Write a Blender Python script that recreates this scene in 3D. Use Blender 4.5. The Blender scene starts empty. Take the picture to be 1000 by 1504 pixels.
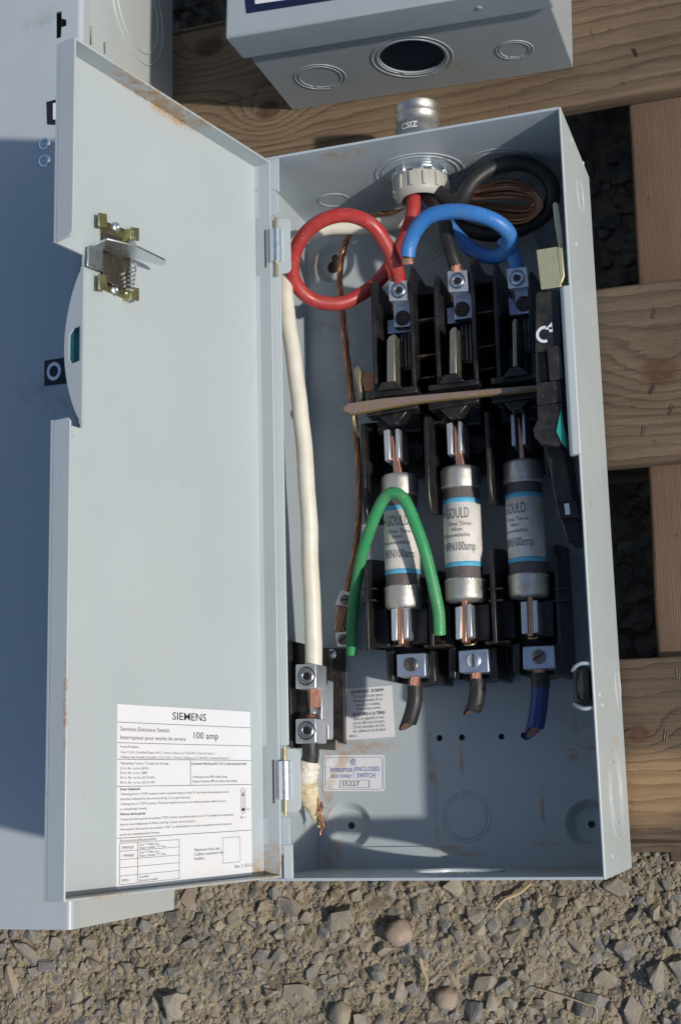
import bpy, bmesh, math, random
from mathutils import Vector, Matrix, noise
from mathutils.geometry import delaunay_2d_cdt
random.seed(7)
R = math.radians
SC = bpy.context.scene
COL = SC.collection

# ------------------------------------------------------------------ camera, sky, sun, exposure
CAM = Vector((0.32244823, 0.05090914, 0.944436))
ROT = Matrix(((0.9462809513130377, -0.02447348289226752, -0.32241806682813867),
              (0.08504640437674399, 0.9808609999083093, 0.17515366956319164),
              (0.31196068708197755, -0.19316507835006377, 0.9302514618216561)))
F = 2087.324
cd = bpy.data.cameras.new('camera')
cam = bpy.data.objects.new('camera', cd)
COL.objects.link(cam)
cd.sensor_fit = 'VERTICAL'
cd.sensor_height = 36.0
cd.lens = F / 1504 * 36.0
cd.clip_start = 0.02
cd.clip_end = 60
cam.matrix_world = Matrix.Translation(CAM) @ ROT.transposed().to_4x4()
SC.camera = cam

SUN = Vector((1.22, -0.30, 1.0)).normalized()          # towards the sun
elev = math.asin(SUN.z)
w = bpy.data.worlds.new('World')
SC.world = w
w.use_nodes = True
nt = w.node_tree
nt.nodes.clear()
sky = nt.nodes.new('ShaderNodeTexSky')
sky.sky_type = 'NISHITA'
sky.sun_disc = False
sky.ozone_density = 2.0
sky.sun_elevation = elev
sky.sun_rotation = math.atan2(SUN.x, SUN.y)
bg = nt.nodes.new('ShaderNodeBackground')
bg.inputs[1].default_value = 0.108
ow = nt.nodes.new('ShaderNodeOutputWorld')
nt.links.new(sky.outputs[0], bg.inputs[0])
nt.links.new(bg.outputs[0], ow.inputs[0])
sd = bpy.data.lights.new('sun', 'SUN')
sd.energy = 3.3
sd.angle = R(1.8)
sd.color = (1.0, 0.94, 0.86)
so = bpy.data.objects.new('sun', sd)
COL.objects.link(so)
so.rotation_euler = SUN.to_track_quat('Z', 'Y').to_euler()
so.location = (1.5, -0.5, 1.5)
SC.view_settings.view_transform = 'Standard'
SC.view_settings.look = 'None'
SC.view_settings.exposure = 0.0
SC.view_settings.gamma = 1.0
SC.cycles.max_bounces = 10
SC.cycles.diffuse_bounces = 5
SC.cycles.sample_clamp_indirect = 6.0


def ray(px, py):
    d = Vector(((px - 500) / F, -(py - 752) / F, -1.0))
    return ROT.transposed() @ d


def spot(px, py, z=None, x=None, y=None):
    """real position of a detail measured in the photograph, on a plane whose place is known"""
    d = ray(px, py)
    if z is not None:
        t = (z - CAM.z) / d.z
    elif x is not None:
        t = (x - CAM.x) / d.x
    else:
        t = (y - CAM.y) / d.y
    return CAM + d * t


def spot_plane(px, py, p, n):
    d = ray(px, py)
    return CAM + d * ((p - CAM).dot(n) / d.dot(n))


# ------------------------------------------------------------------ node helpers / materials
class NG:
    def __init__(s, name):
        s.m = bpy.data.materials.new(name)
        s.m.use_nodes = True
        s.t = s.m.node_tree
        s.b = s.t.nodes['Principled BSDF']
        s.geo = None

    def n(s, typ, **kw):
        nd = s.t.nodes.new('ShaderNode' + typ)
        for k, v in kw.items():
            setattr(nd, k, v)
        return nd

    def l(s, a, b):
        s.t.links.new(a, b)

    def pos(s):
        if not s.geo:
            s.geo = s.n('NewGeometry')
        return s.geo.outputs['Position']

    def mapped(s, scale=(1, 1, 1), src=None, loc=(0, 0, 0), rot=(0, 0, 0)):
        m = s.n('Mapping')
        m.inputs['Scale'].default_value = scale
        m.inputs['Location'].default_value = loc
        m.inputs['Rotation'].default_value = rot
        s.l(src if src is not None else s.pos(), m.inputs['Vector'])
        return m.outputs[0]

    def noise(s, scale, detail=4, rough=0.55, vec=None, dist=0.0):
        nd = s.n('TexNoise')
        nd.inputs['Scale'].default_value = scale
        nd.inputs['Detail'].default_value = detail
        nd.inputs['Roughness'].default_value = rough
        nd.inputs['Distortion'].default_value = dist
        s.l(vec if vec is not None else s.pos(), nd.inputs['Vector'])
        return nd.outputs['Fac']

    def ramp(s, fac, stops, interp='LINEAR'):
        r = s.n('ValToRGB')
        r.color_ramp.interpolation = interp
        e = r.color_ramp.elements
        while len(e) < len(stops):
            e.new(0.5)
        for k, (p, c) in enumerate(stops):
            e[k].position = p
            c = (c, c, c) if isinstance(c, (int, float)) else c
            e[k].color = (*c, 1)
        s.l(fac, r.inputs[0])
        return r.outputs[0]

    def mix(s, fac, a, b, mode='MIX'):
        m = s.n('Mix', data_type='RGBA', blend_type=mode)
        for inp, v in ((m.inputs[0], fac), (m.inputs[6], a), (m.inputs[7], b)):
            if hasattr(v, 'links') or isinstance(v, bpy.types.NodeSocket):
                s.l(v, inp)
            elif isinstance(v, (int, float)):
                inp.default_value = v
            else:
                inp.default_value = (*v, 1)
        return m.outputs[2]

    def math(s, op, a, b=None, clamp=False, c=None):
        m = s.n('Math', operation=op, use_clamp=clamp)
        for i, v in enumerate((a, b, c)):
            if v is None:
                continue
            if isinstance(v, bpy.types.NodeSocket):
                s.l(v, m.inputs[i])
            else:
                m.inputs[i].default_value = v
        return m.outputs[0]

    def bump(s, h, strength=0.3, dist=0.001, prev=None):
        b = s.n('Bump')
        b.inputs['Strength'].default_value = strength
        b.inputs['Distance'].default_value = dist
        s.l(h, b.inputs['Height'])
        if prev is not None:
            s.l(prev, b.inputs['Normal'])
        return b.outputs[0]

    def set(s, color=None, rough=None, metal=None, normal=None, coat=None, spec=None):
        for v, k in ((color, 'Base Color'), (rough, 'Roughness'), (metal, 'Metallic'), (normal, 'Normal'),
                     (coat, 'Coat Weight'), (spec, 'Specular IOR Level')):
            if v is None:
                continue
            if isinstance(v, bpy.types.NodeSocket):
                s.l(v, s.b.inputs[k])
            elif isinstance(v, (int, float)):
                s.b.inputs[k].default_value = v
            else:
                s.b.inputs[k].default_value = (*v, 1)
        return s.m


def blobs(g, lst):
    """mask of soft stains; lst of (centre, radii) in real position"""
    tot = None
    for c, r in lst:
        v = g.n('VectorMath', operation='SUBTRACT')
        g.l(g.pos(), v.inputs[0])
        v.inputs[1].default_value = c
        v2 = g.n('VectorMath', operation='DIVIDE')
        g.l(v.outputs[0], v2.inputs[0])
        v2.inputs[1].default_value = r
        ln = g.n('VectorMath', operation='LENGTH')
        g.l(v2.outputs[0], ln.inputs[0])
        m = g.math('SUBTRACT', 1.0, ln.outputs['Value'], clamp=True)
        tot = m if tot is None else g.math('MAXIMUM', tot, m)
    return tot


def paint(name, base=(0.44, 0.50, 0.515), rough=0.42, stains=(), smudges=(), dust=0.5, strength=0.55):
    g = NG(name)
    v = g.noise(9, 5, 0.6)
    col = g.mix(g.ramp(v, [(0.3, 0.0), (0.75, 1.0)]), base, tuple(c * 0.93 for c in base))
    # grime in faint vertical and cloudy smears
    gr = g.noise(26, 6, 0.7, g.mapped((1, 0.35, 1)))
    col = g.mix(g.math('MULTIPLY', g.ramp(gr, [(0.55, 0.0), (0.8, 1.0)]), 0.28 * dust), col, (0.30, 0.30, 0.27))
    # dark specks and pale specks
    sp = g.n('TexVoronoi')
    sp.inputs['Scale'].default_value = 190
    g.l(g.pos(), sp.inputs['Vector'])
    spm = g.math('LESS_THAN', sp.outputs['Distance'], 0.075)
    spm = g.math('MULTIPLY', spm, g.math('GREATER_THAN', g.noise(55, 2), 0.60))
    col = g.mix(g.math('MULTIPLY', spm, 0.75), col, (0.07, 0.06, 0.05))
    sp2 = g.n('TexVoronoi')
    sp2.inputs['Scale'].default_value = 260
    g.l(g.mapped((1, 1, 1), loc=(3, 5, 1)), sp2.inputs['Vector'])
    s2 = g.math('MULTIPLY', g.math('LESS_THAN', sp2.outputs['Distance'], 0.07), g.math('GREATER_THAN', g.noise(40, 2, 0.5, g.mapped(loc=(2, 2, 2))), 0.62))
    col = g.mix(g.math('MULTIPLY', s2, 0.6), col, (0.75, 0.76, 0.74))
    sc1 = g.noise(70, 2, 0.5, g.mapped((1, 0.06, 1), rot=(0.2, 0.3, 0.5)))
    sc2 = g.noise(60, 2, 0.5, g.mapped((0.05, 1, 1), rot=(0.1, 0.4, 0.25)))
    scm = g.math('MAXIMUM', g.math('GREATER_THAN', sc1, 0.765), g.math('GREATER_THAN', sc2, 0.775))
    col = g.mix(g.math('MULTIPLY', scm, 0.30), col, (0.24, 0.25, 0.25))
    hz = g.ramp(g.noise(5, 3, 0.6, g.mapped((1.6, 0.5, 1), loc=(1, 4, 2))), [(0.35, 0.0), (0.7, 1.0)])
    col = g.mix(g.math('MULTIPLY', hz, 0.16), col, (0.52, 0.53, 0.50))
    if smudges:
        m = g.math('MULTIPLY', blobs(g, smudges), g.ramp(g.noise(120, 5, 0.75), [(0.42, 0.0), (0.7, 1.0)]))
        col = g.mix(g.math('MULTIPLY', m, 0.55, clamp=True), col, (0.16, 0.14, 0.11))
    rgh = g.math('ADD', rough - 0.06, g.math('MULTIPLY', g.noise(60, 4), 0.14))
    if stains:
        b = blobs(g, stains)
        nz = g.noise(110, 6, 0.72, dist=0.6)
        m = g.math('MULTIPLY', g.math('MULTIPLY', b, 2.0, clamp=True), g.ramp(nz, [(0.40, 0.0), (0.62, 1.0)]))
        rc = g.ramp(g.noise(300, 4, 0.7), [(0.3, (0.24, 0.11, 0.025)), (0.6, (0.46, 0.24, 0.055)), (0.8, (0.46, 0.38, 0.21))])
        col = g.mix(g.math('MULTIPLY', m, strength), col, rc)
        rgh = g.math('ADD', rgh, g.math('MULTIPLY', m, 0.3))
    bp = g.bump(g.noise(900, 2), 0.05, 0.0004)
    bp = g.bump(g.noise(11, 2), 0.22, 0.004, bp)
    return g.set(col, rgh, 0.0, bp)


def metal(name, base, rough=0.35, dirt=(0.10, 0.08, 0.06), amount=0.35, scale=120, met=1.0, stretch=(1, 1, 1)):
    g = NG(name)
    nz = g.noise(scale, 6, 0.68, g.mapped(stretch))
    m = g.math('MULTIPLY', g.ramp(nz, [(0.45, 0.0), (0.72, 1.0)]), amount)
    col = g.mix(m, base, dirt)
    rg = g.math('ADD', rough - 0.08, g.math('MULTIPLY', g.noise(scale * 2.5, 4), 0.25))
    return g.set(col, rg, g.math('SUBTRACT', met, g.math('MULTIPLY', m, 0.7)), g.bump(g.noise(scale * 3, 2), 0.05, 0.0003))


def plastic(name, base, rough=0.4, dust=(0.10, 0.085, 0.065), amount=0.3, scale=90, bump=0.12):
    g = NG(name)
    nz = g.noise(scale, 7, 0.72)
    m = g.math('MULTIPLY', g.ramp(nz, [(0.42, 0.0), (0.72, 1.0)]), amount)
    sp = g.n('TexVoronoi')
    sp.inputs['Scale'].default_value = 420
    g.l(g.pos(), sp.inputs['Vector'])
    sm = g.math('MULTIPLY', g.math('LESS_THAN', sp.outputs['Distance'], 0.16), g.math('GREATER_THAN', g.noise(80, 2), 0.56))
    col = g.mix(m, base, dust)
    col = g.mix(g.math('MULTIPLY', sm, min(1, amount * 1.3)), col, tuple(min(0.6, d * 2.5) for d in dust))
    rg = g.math('ADD', rough, g.math('MULTIPLY', m, 0.45))
    return g.set(col, rg, 0.0, g.bump(g.noise(scale * 5, 3), bump, 0.0004))


M = {}


def S(px, py, z, r, rz=0.02):
    p = spot(px, py, z)
    if isinstance(r, (int, float)):
        r = (r, r)
    return (tuple(p), (r[0], r[1], rz))


M['inner'] = paint('grey_enamel_interior', (0.40, 0.455, 0.485), 0.34, stains=[
    S(530, 1098, 0, (0.035, 0.006)), S(500, 1098, 0, (0.014, 0.012)), S(480, 1155, 0, (0.006, 0.03)), S(490, 1258, 0, (0.008, 0.010)), S(484, 1240, 0.01, (0.01, 0.01)),
    S(640, 1180, 0, (0.0022, 0.040)), S(655, 1248, 0, (0.012, 0.004)), S(690, 1256, 0, (0.016, 0.003)), S(462, 388, 0, (0.0035, 0.012)),
    S(632, 1110, 0, (0.002, 0.03)), S(678, 1125, 0, (0.0018, 0.025)), S(848, 1112, 0, (0.010, 0.0035)), S(845, 1075, 0, (0.0016, 0.025)), S(796, 1180, 0, (0.0018, 0.04)),
    S(800, 1240, 0, (0.010, 0.003)), S(860, 1100, 0, (0.02, 0.002)),
    S(860, 1280, 0.05, (0.06, 0.01), 0.06), S(500, 222, 0.1, (0.022, 0.01), 0.008), S(485, 1275, 0.05, (0.02, 0.01), 0.06)],
    smudges=[S(520, 560, 0, (0.03, 0.06)), S(500, 470, 0, (0.04, 0.03)), S(850, 1070, 0, (0.03, 0.03))], strength=0.62)
M['outer'] = paint('grey_enamel_outside', (0.47, 0.52, 0.52), 0.33, stains=[
    S(903, 1090, 0.03, (0.01, 0.006)), S(907, 1238, 0.03, (0.01, 0.006)), S(858, 735, 0.09, (0.004, 0.006))])
M['door'] = paint('grey_enamel_door', (0.405, 0.452, 0.465), 0.40, stains=[
    (tuple(spot(262, 160, y=0.467)), (0.034, 0.0065, 0.036)), (tuple(spot(225, 135, y=0.468)), (0.03, 0.004, 0.05)), (tuple(spot(402, 1282, 0.11)), (0.014, 0.02, 0.03)),
    (tuple(spot(300, 1303, 0.16)), (0.05, 0.005, 0.1)), (tuple(spot(130, 1318, 0.26)), (0.03, 0.004, 0.05)),
    (tuple(spot(97, 1030, 0.3)), (0.002, 0.03, 0.01))], dust=0.25, strength=0.9)
M['left'] = paint('grey_enamel_tall_box', (0.41, 0.455, 0.475), 0.30, smudges=[
    S(62, 570, 0.14, (0.03, 0.012)), S(90, 595, 0.14, (0.02, 0.012)), S(60, 30, 0.14, (0.02, 0.012))], dust=0.2)
M['leftside'] = paint('grey_enamel_tall_box_side', (0.46, 0.49, 0.47), 0.36, dust=0.4)
M['upper'] = paint('grey_enamel_upper_box', (0.33, 0.37, 0.385), 0.30, stains=[
    S(672, 108, 0.02, (0.016, 0.01)), S(648, 100, 0.05, (0.012, 0.006)), S(590, 103, 0.04, (0.02, 0.006))], dust=0.6)
M['alu'] = metal('aluminium_lug', (0.74, 0.76, 0.78), 0.36, (0.34, 0.31, 0.26), 0.25, 90, met=0.85)
M['aludull'] = metal('dull_aluminium', (0.54, 0.60, 0.70), 0.38, (0.15, 0.10, 0.07), 0.5, 110)  # base tinted blue for the sky it reflects
M['zinc'] = metal('bright_zinc', (0.72, 0.76, 0.80), 0.26, (0.32, 0.32, 0.30), 0.16, 90)
M['tabzinc'] = metal('greenish_passivated_tab', (0.46, 0.46, 0.24), 0.36, (0.22, 0.26, 0.12), 0.5, 150)
M['plate'] = metal('dull_yellow_passivated_plate', (0.36, 0.33, 0.20), 0.28, (0.12, 0.10, 0.05), 0.5, 150)
M['zinchub'] = metal('cast_zinc', (0.62, 0.60, 0.54), 0.38, (0.22, 0.17, 0.10), 0.5, 140)
M['capmetal'] = metal('tinned_ferrule', (0.64, 0.62, 0.58), 0.46, (0.36, 0.27, 0.16), 0.6, 120, stretch=(1, 1.6, 1))
M['blade'] = metal('worn_tinned_blade', (0.40, 0.375, 0.30), 0.42, (0.17, 0.13, 0.08), 0.6, 170)
M['brass'] = metal('brass', (0.52, 0.45, 0.27), 0.34, (0.16, 0.11, 0.05), 0.5, 150)
M['yellowzinc'] = metal('yellow_passivated_steel', (0.66, 0.62, 0.38), 0.42, (0.26, 0.28, 0.14), 0.5, 260, met=0.75)
M['darksteel'] = metal('dark_brushed_steel', (0.20, 0.18, 0.15), 0.32, (0.08, 0.07, 0.05), 0.5, 90, stretch=(2, 0.4, 1))
M['copper'] = metal('bare_copper', (0.78, 0.42, 0.29), 0.36, (0.16, 0.07, 0.04), 0.45, 180)
M['copperold'] = metal('tarnished_copper', (0.50, 0.25, 0.14), 0.36, (0.07, 0.035, 0.02), 0.55, 220)
M['rod'] = plastic('glass_fibre_crossbar', (0.20, 0.150, 0.125), 0.5, (0.20, 0.12, 0.04), 0.75, 110, 0.5)
M['rodedge'] = plastic('crossbar_edge', (0.28, 0.19, 0.06), 0.4, (0.06, 0.05, 0.02), 0.5, 90)
M['black'] = plastic('black_phenolic', (0.011, 0.011, 0.012), 0.30, (0.10, 0.085, 0.065), 0.30, 75)
M['blackrust'] = plastic('black_phenolic_with_rusty_edge', (0.014, 0.013, 0.012), 0.32, (0.20, 0.11, 0.04), 0.45, 110)
M['blackdusty'] = plastic('dusty_black_plastic', (0.016, 0.015, 0.016), 0.36, (0.10, 0.085, 0.065), 0.42, 70, 0.25)
M['screwdark'] = metal('dark_screw', (0.10, 0.08, 0.07), 0.40, (0.03, 0.02, 0.02), 0.5, 300)
M['red'] = plastic('red_insulation', (0.40, 0.030, 0.026), 0.36, (0.34, 0.12, 0.10), 0.5, 90, 0.2)
M['blue'] = plastic('blue_insulation', (0.035, 0.185, 0.50), 0.38, (0.12, 0.21, 0.36), 0.5, 90, 0.2)
M['navy'] = plastic('dark_blue_insulation', (0.010, 0.028, 0.15), 0.36, (0.04, 0.06, 0.15), 0.3, 60, 0.1)
M['green'] = plastic('green_insulation', (0.030, 0.28, 0.095), 0.40, (0.15, 0.27, 0.13), 0.55, 70, 0.2)
M['cream'] = plastic('cream_insulation', (0.70, 0.66, 0.54), 0.42, (0.42, 0.36, 0.25), 0.35, 70, 0.15)
M['wireblack'] = plastic('black_insulation', (0.017, 0.017, 0.018), 0.46, (0.08, 0.075, 0.065), 0.28, 130, 0.35)
M['tape'] = plastic('cream_tape', (0.68, 0.58, 0.38), 0.5, (0.38, 0.22, 0.08), 0.5, 40, 0.25)
M['tapewhite'] = plastic('white_tape', (0.74, 0.70, 0.60), 0.5, (0.40, 0.30, 0.15), 0.4, 60, 0.3)
M['nut'] = plastic('grey_plastic_bushing', (0.46, 0.45, 0.41), 0.48, (0.28, 0.24, 0.16), 0.3, 60, 0.1)
M['paper'] = plastic('paper_label', (0.71, 0.715, 0.73), 0.50, (0.62, 0.52, 0.34), 0.16, 30, 0.05)
M['fuselabel'] = plastic('soiled_paper_label', (0.70, 0.67, 0.62), 0.6, (0.40, 0.31, 0.21), 0.6, 60, 0.3)
M['fibre'] = plastic('grey_fibre_tube', (0.095, 0.08, 0.075), 0.6, (0.16, 0.13, 0.11), 0.5, 120, 0.2)
M['stripe'] = plastic('cyan_stripe', (0.07, 0.38, 0.58), 0.5, (0.20, 0.42, 0.50), 0.4, 60, 0.05)
M['ink'] = NG('black_ink').set((0.035, 0.033, 0.035), 0.6)
M['inkgrey'] = NG('grey_ink').set((0.10, 0.10, 0.10), 0.6)
M['inkblue'] = NG('blue_ink').set((0.09, 0.15, 0.42), 0.6)
M['whiteprint'] = NG('white_print').set((0.72, 0.73, 0.76), 0.5)
M['decal'] = plastic('black_decal', (0.012, 0.013, 0.022), 0.4, (0.08, 0.08, 0.08), 0.2, 80, 0.05)
M['teal'] = plastic('teal_plastic', (0.02, 0.34, 0.27), 0.45, (0.08, 0.25, 0.2), 0.25, 60, 0.05)
M['tealdark'] = plastic('deep_teal_plastic', (0.008, 0.13, 0.15), 0.45, (0.03, 0.1, 0.1), 0.25, 60, 0.05)
M['hole'] = NG('rusty_hole').set((0.045, 0.025, 0.018), 0.9)
M['navysticker'] = NG('navy_sticker').set((0.012, 0.014, 0.045), 0.35)
M['nail'] = metal('rusty_nail', (0.13, 0.10, 0.08), 0.55, (0.05, 0.03, 0.02), 0.6, 400)


def wood(name, light, dark, knots=(), vertical=False, weather_shade=0.5, seed=0.0, freq=70, fine=1.0, warm=()):
    """grain lines follow the board; knots bend them into loops"""
    g = NG(name)
    sp = g.n('SeparateXYZ')
    g.l(g.pos(), sp.inputs[0])
    X, Y = sp.outputs[0], sp.outputs[1]
    al, ac = (Y, X) if vertical else (X, Y)
    st = (150, 1.6, 20) if vertical else (1.2, 60, 20)
    lowst = (14, 1.0, 6) if vertical else (1.0, 14, 6)
    f = g.math('MULTIPLY', ac, freq)
    f = g.math('ADD', f, g.math('MULTIPLY', g.noise(1.0, 2, 0.5, g.mapped((3, 3, 3), loc=(seed, seed, 0))), 3.2))
    f = g.math('ADD', f, g.math('MULTIPLY', g.noise(3.0, 3, 0.5, g.mapped(lowst, loc=(seed, 0, seed))), 1.3))
    f = g.math('ADD', f, g.math('MULTIPLY', g.noise(10, 4, 0.65, g.mapped((2.5, 8, 1) if not vertical else (8, 2.5, 1), loc=(seed, 2, 0))), 0.9))
    kmask = None
    for (kx, ky, kr, amp) in knots:
        v = g.n('VectorMath', operation='SUBTRACT')
        g.l(g.pos(), v.inputs[0])
        v.inputs[1].default_value = (kx, ky, 0)
        v2 = g.n('VectorMath', operation='MULTIPLY')
        g.l(v.outputs[0], v2.inputs[0])
        v2.inputs[1].default_value = (1 / kr * 0.75, 1 / kr, 0)
        ln = g.n('VectorMath', operation='LENGTH')
        g.l(v2.outputs[0], ln.inputs[0])
        d2 = g.math('MULTIPLY', ln.outputs['Value'], ln.outputs['Value'])
        gs = g.math('POWER', 2.718, g.math('MULTIPLY', d2, -0.22))
        f = g.math('ADD', f, g.math('MULTIPLY', gs, amp))
        km = g.math('MULTIPLY', g.math('SUBTRACT', 1.15, g.math('ADD', ln.outputs['Value'], g.math('MULTIPLY', g.noise(60, 3), 0.5))), 3.0, clamp=True)
        kmask = km if kmask is None else g.math('MAXIMUM', kmask, km)
    fr = g.math('FRACT', f)
    line = g.ramp(fr, [(0.0, 0.10), (0.55, 0.35), (0.86, 1.0), (0.93, 0.9), (1.0, 0.10)])
    fib = g.noise(9.0, 5, 0.7, g.mapped(st, loc=(0, 0, seed)))
    lw = g.math('MULTIPLY', line, g.ramp(g.noise(7, 3), [(0.25, 0.35), (0.7, 1.0)]))
    t = g.math('ADD', g.math('MULTIPLY', lw, 0.62), g.math('MULTIPLY', g.math('SUBTRACT', fib, 0.42), 1.3 * fine), clamp=True)
    bl_ = g.ramp(g.noise(4.5, 4, 0.6, g.mapped((0.6, 2.2, 1) if not vertical else (2.2, 0.6, 1), loc=(3, seed, 0))), [(0.3, 0.62), (0.65, 1.12)])
    col = g.mix(1.0, g.mix(t, light, dark), bl_, 'MULTIPLY')
    we = g.ramp(g.noise(6, 5, 0.6, g.mapped((1, 1, 1), loc=(seed * 2, 1, 0))), [(0.35, 0.0), (0.7, 1.0)])
    col = g.mix(g.math('MULTIPLY', we, weather_shade), col, g.mix(t, (0.18, 0.150, 0.118), (0.058, 0.046, 0.035)))  # grey weathering that also stands in for dim shade on the boards
    if warm:
        wm = blobs(g, warm)
        wmm = g.math('MULTIPLY', g.math('ADD', g.math('MULTIPLY', wm, 1.6), g.math('SUBTRACT', g.noise(22, 4, 0.6, g.mapped((0.5, 1.5, 1))), 0.5)), 1.5, clamp=True)
        wmm = g.math('MULTIPLY', wmm, g.math('GREATER_THAN', wm, 0.0))
        col = g.mix(wmm, col, g.mix(t, (0.36, 0.235, 0.13), (0.17, 0.095, 0.045)))
    if kmask is not None:
        kc = g.ramp(g.noise(70, 5, 0.7), [(0.3, (0.035, 0.018, 0.010)), (0.7, (0.13, 0.07, 0.04))])
        col = g.mix(g.math('MULTIPLY', kmask, 0.85), col, kc)
    sp2 = g.math('GREATER_THAN', g.noise(160, 3, 0.6), 0.70)
    col = g.mix(g.math('MULTIPLY', sp2, 0.5), col, (0.05, 0.035, 0.025))
    crk = g.noise(20, 3, 0.6, g.mapped((0.12, 4.5, 1) if not vertical else (4.5, 0.12, 1), loc=(seed * 3, 0, 1)))
    crm = g.math('GREATER_THAN', crk, 0.70)
    col = g.mix(g.math('MULTIPLY', crm, 0.75), col, (0.03, 0.02, 0.014))
    nb = g.bump(g.math('SUBTRACT', g.math('ADD', line, g.math('MULTIPLY', fib, 2.2)), g.math('MULTIPLY', crm, 2.0)), 0.3 if vertical else 0.7, 0.0012)
    return g.set(col, 0.78, 0.0, nb, spec=0.25)


k1 = spot(388, 155, 0)
k2 = spot(300, 62, 0)
k3 = spot(968, 540, 0)
k4 = spot(936, 1078, 0)
M['board1'] = wood('weathered_pine_with_knots', (0.255, 0.178, 0.108), (0.070, 0.043, 0.024),
                   [(k1.x, k1.y, 0.010, 4.2), (k2.x, k2.y, 0.012, 3.4)], False, 0.22, 1.3, 95)
M['board2'] = wood('grey_pine_with_a_knot', (0.185, 0.130, 0.082), (0.055, 0.035, 0.021), [(k3.x, k3.y, 0.0135, 2.8)], False, 0.35, 4.1, 110)
M['board3'] = wood('pine_with_sunlit_fresh_patch', (0.165, 0.115, 0.072), (0.055, 0.035, 0.021), [(k4.x, k4.y, 0.007, 2.0)], False, 0.35, 7.7, 105,
                   warm=[S(950, 1155, 0, (0.06, 0.032))])  # newer wood, with the sunlight on it put into the colour
M['board4'] = wood('weathered_pine', (0.31, 0.23, 0.15), (0.10, 0.06, 0.035), [], False, 0.6, 9.3, 75)
M['stringer'] = wood('rough_sawn_stringer', (0.175, 0.112, 0.072), (0.10, 0.060, 0.038), [], True, 0.2, 2.2, 620, 0.8)


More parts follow.
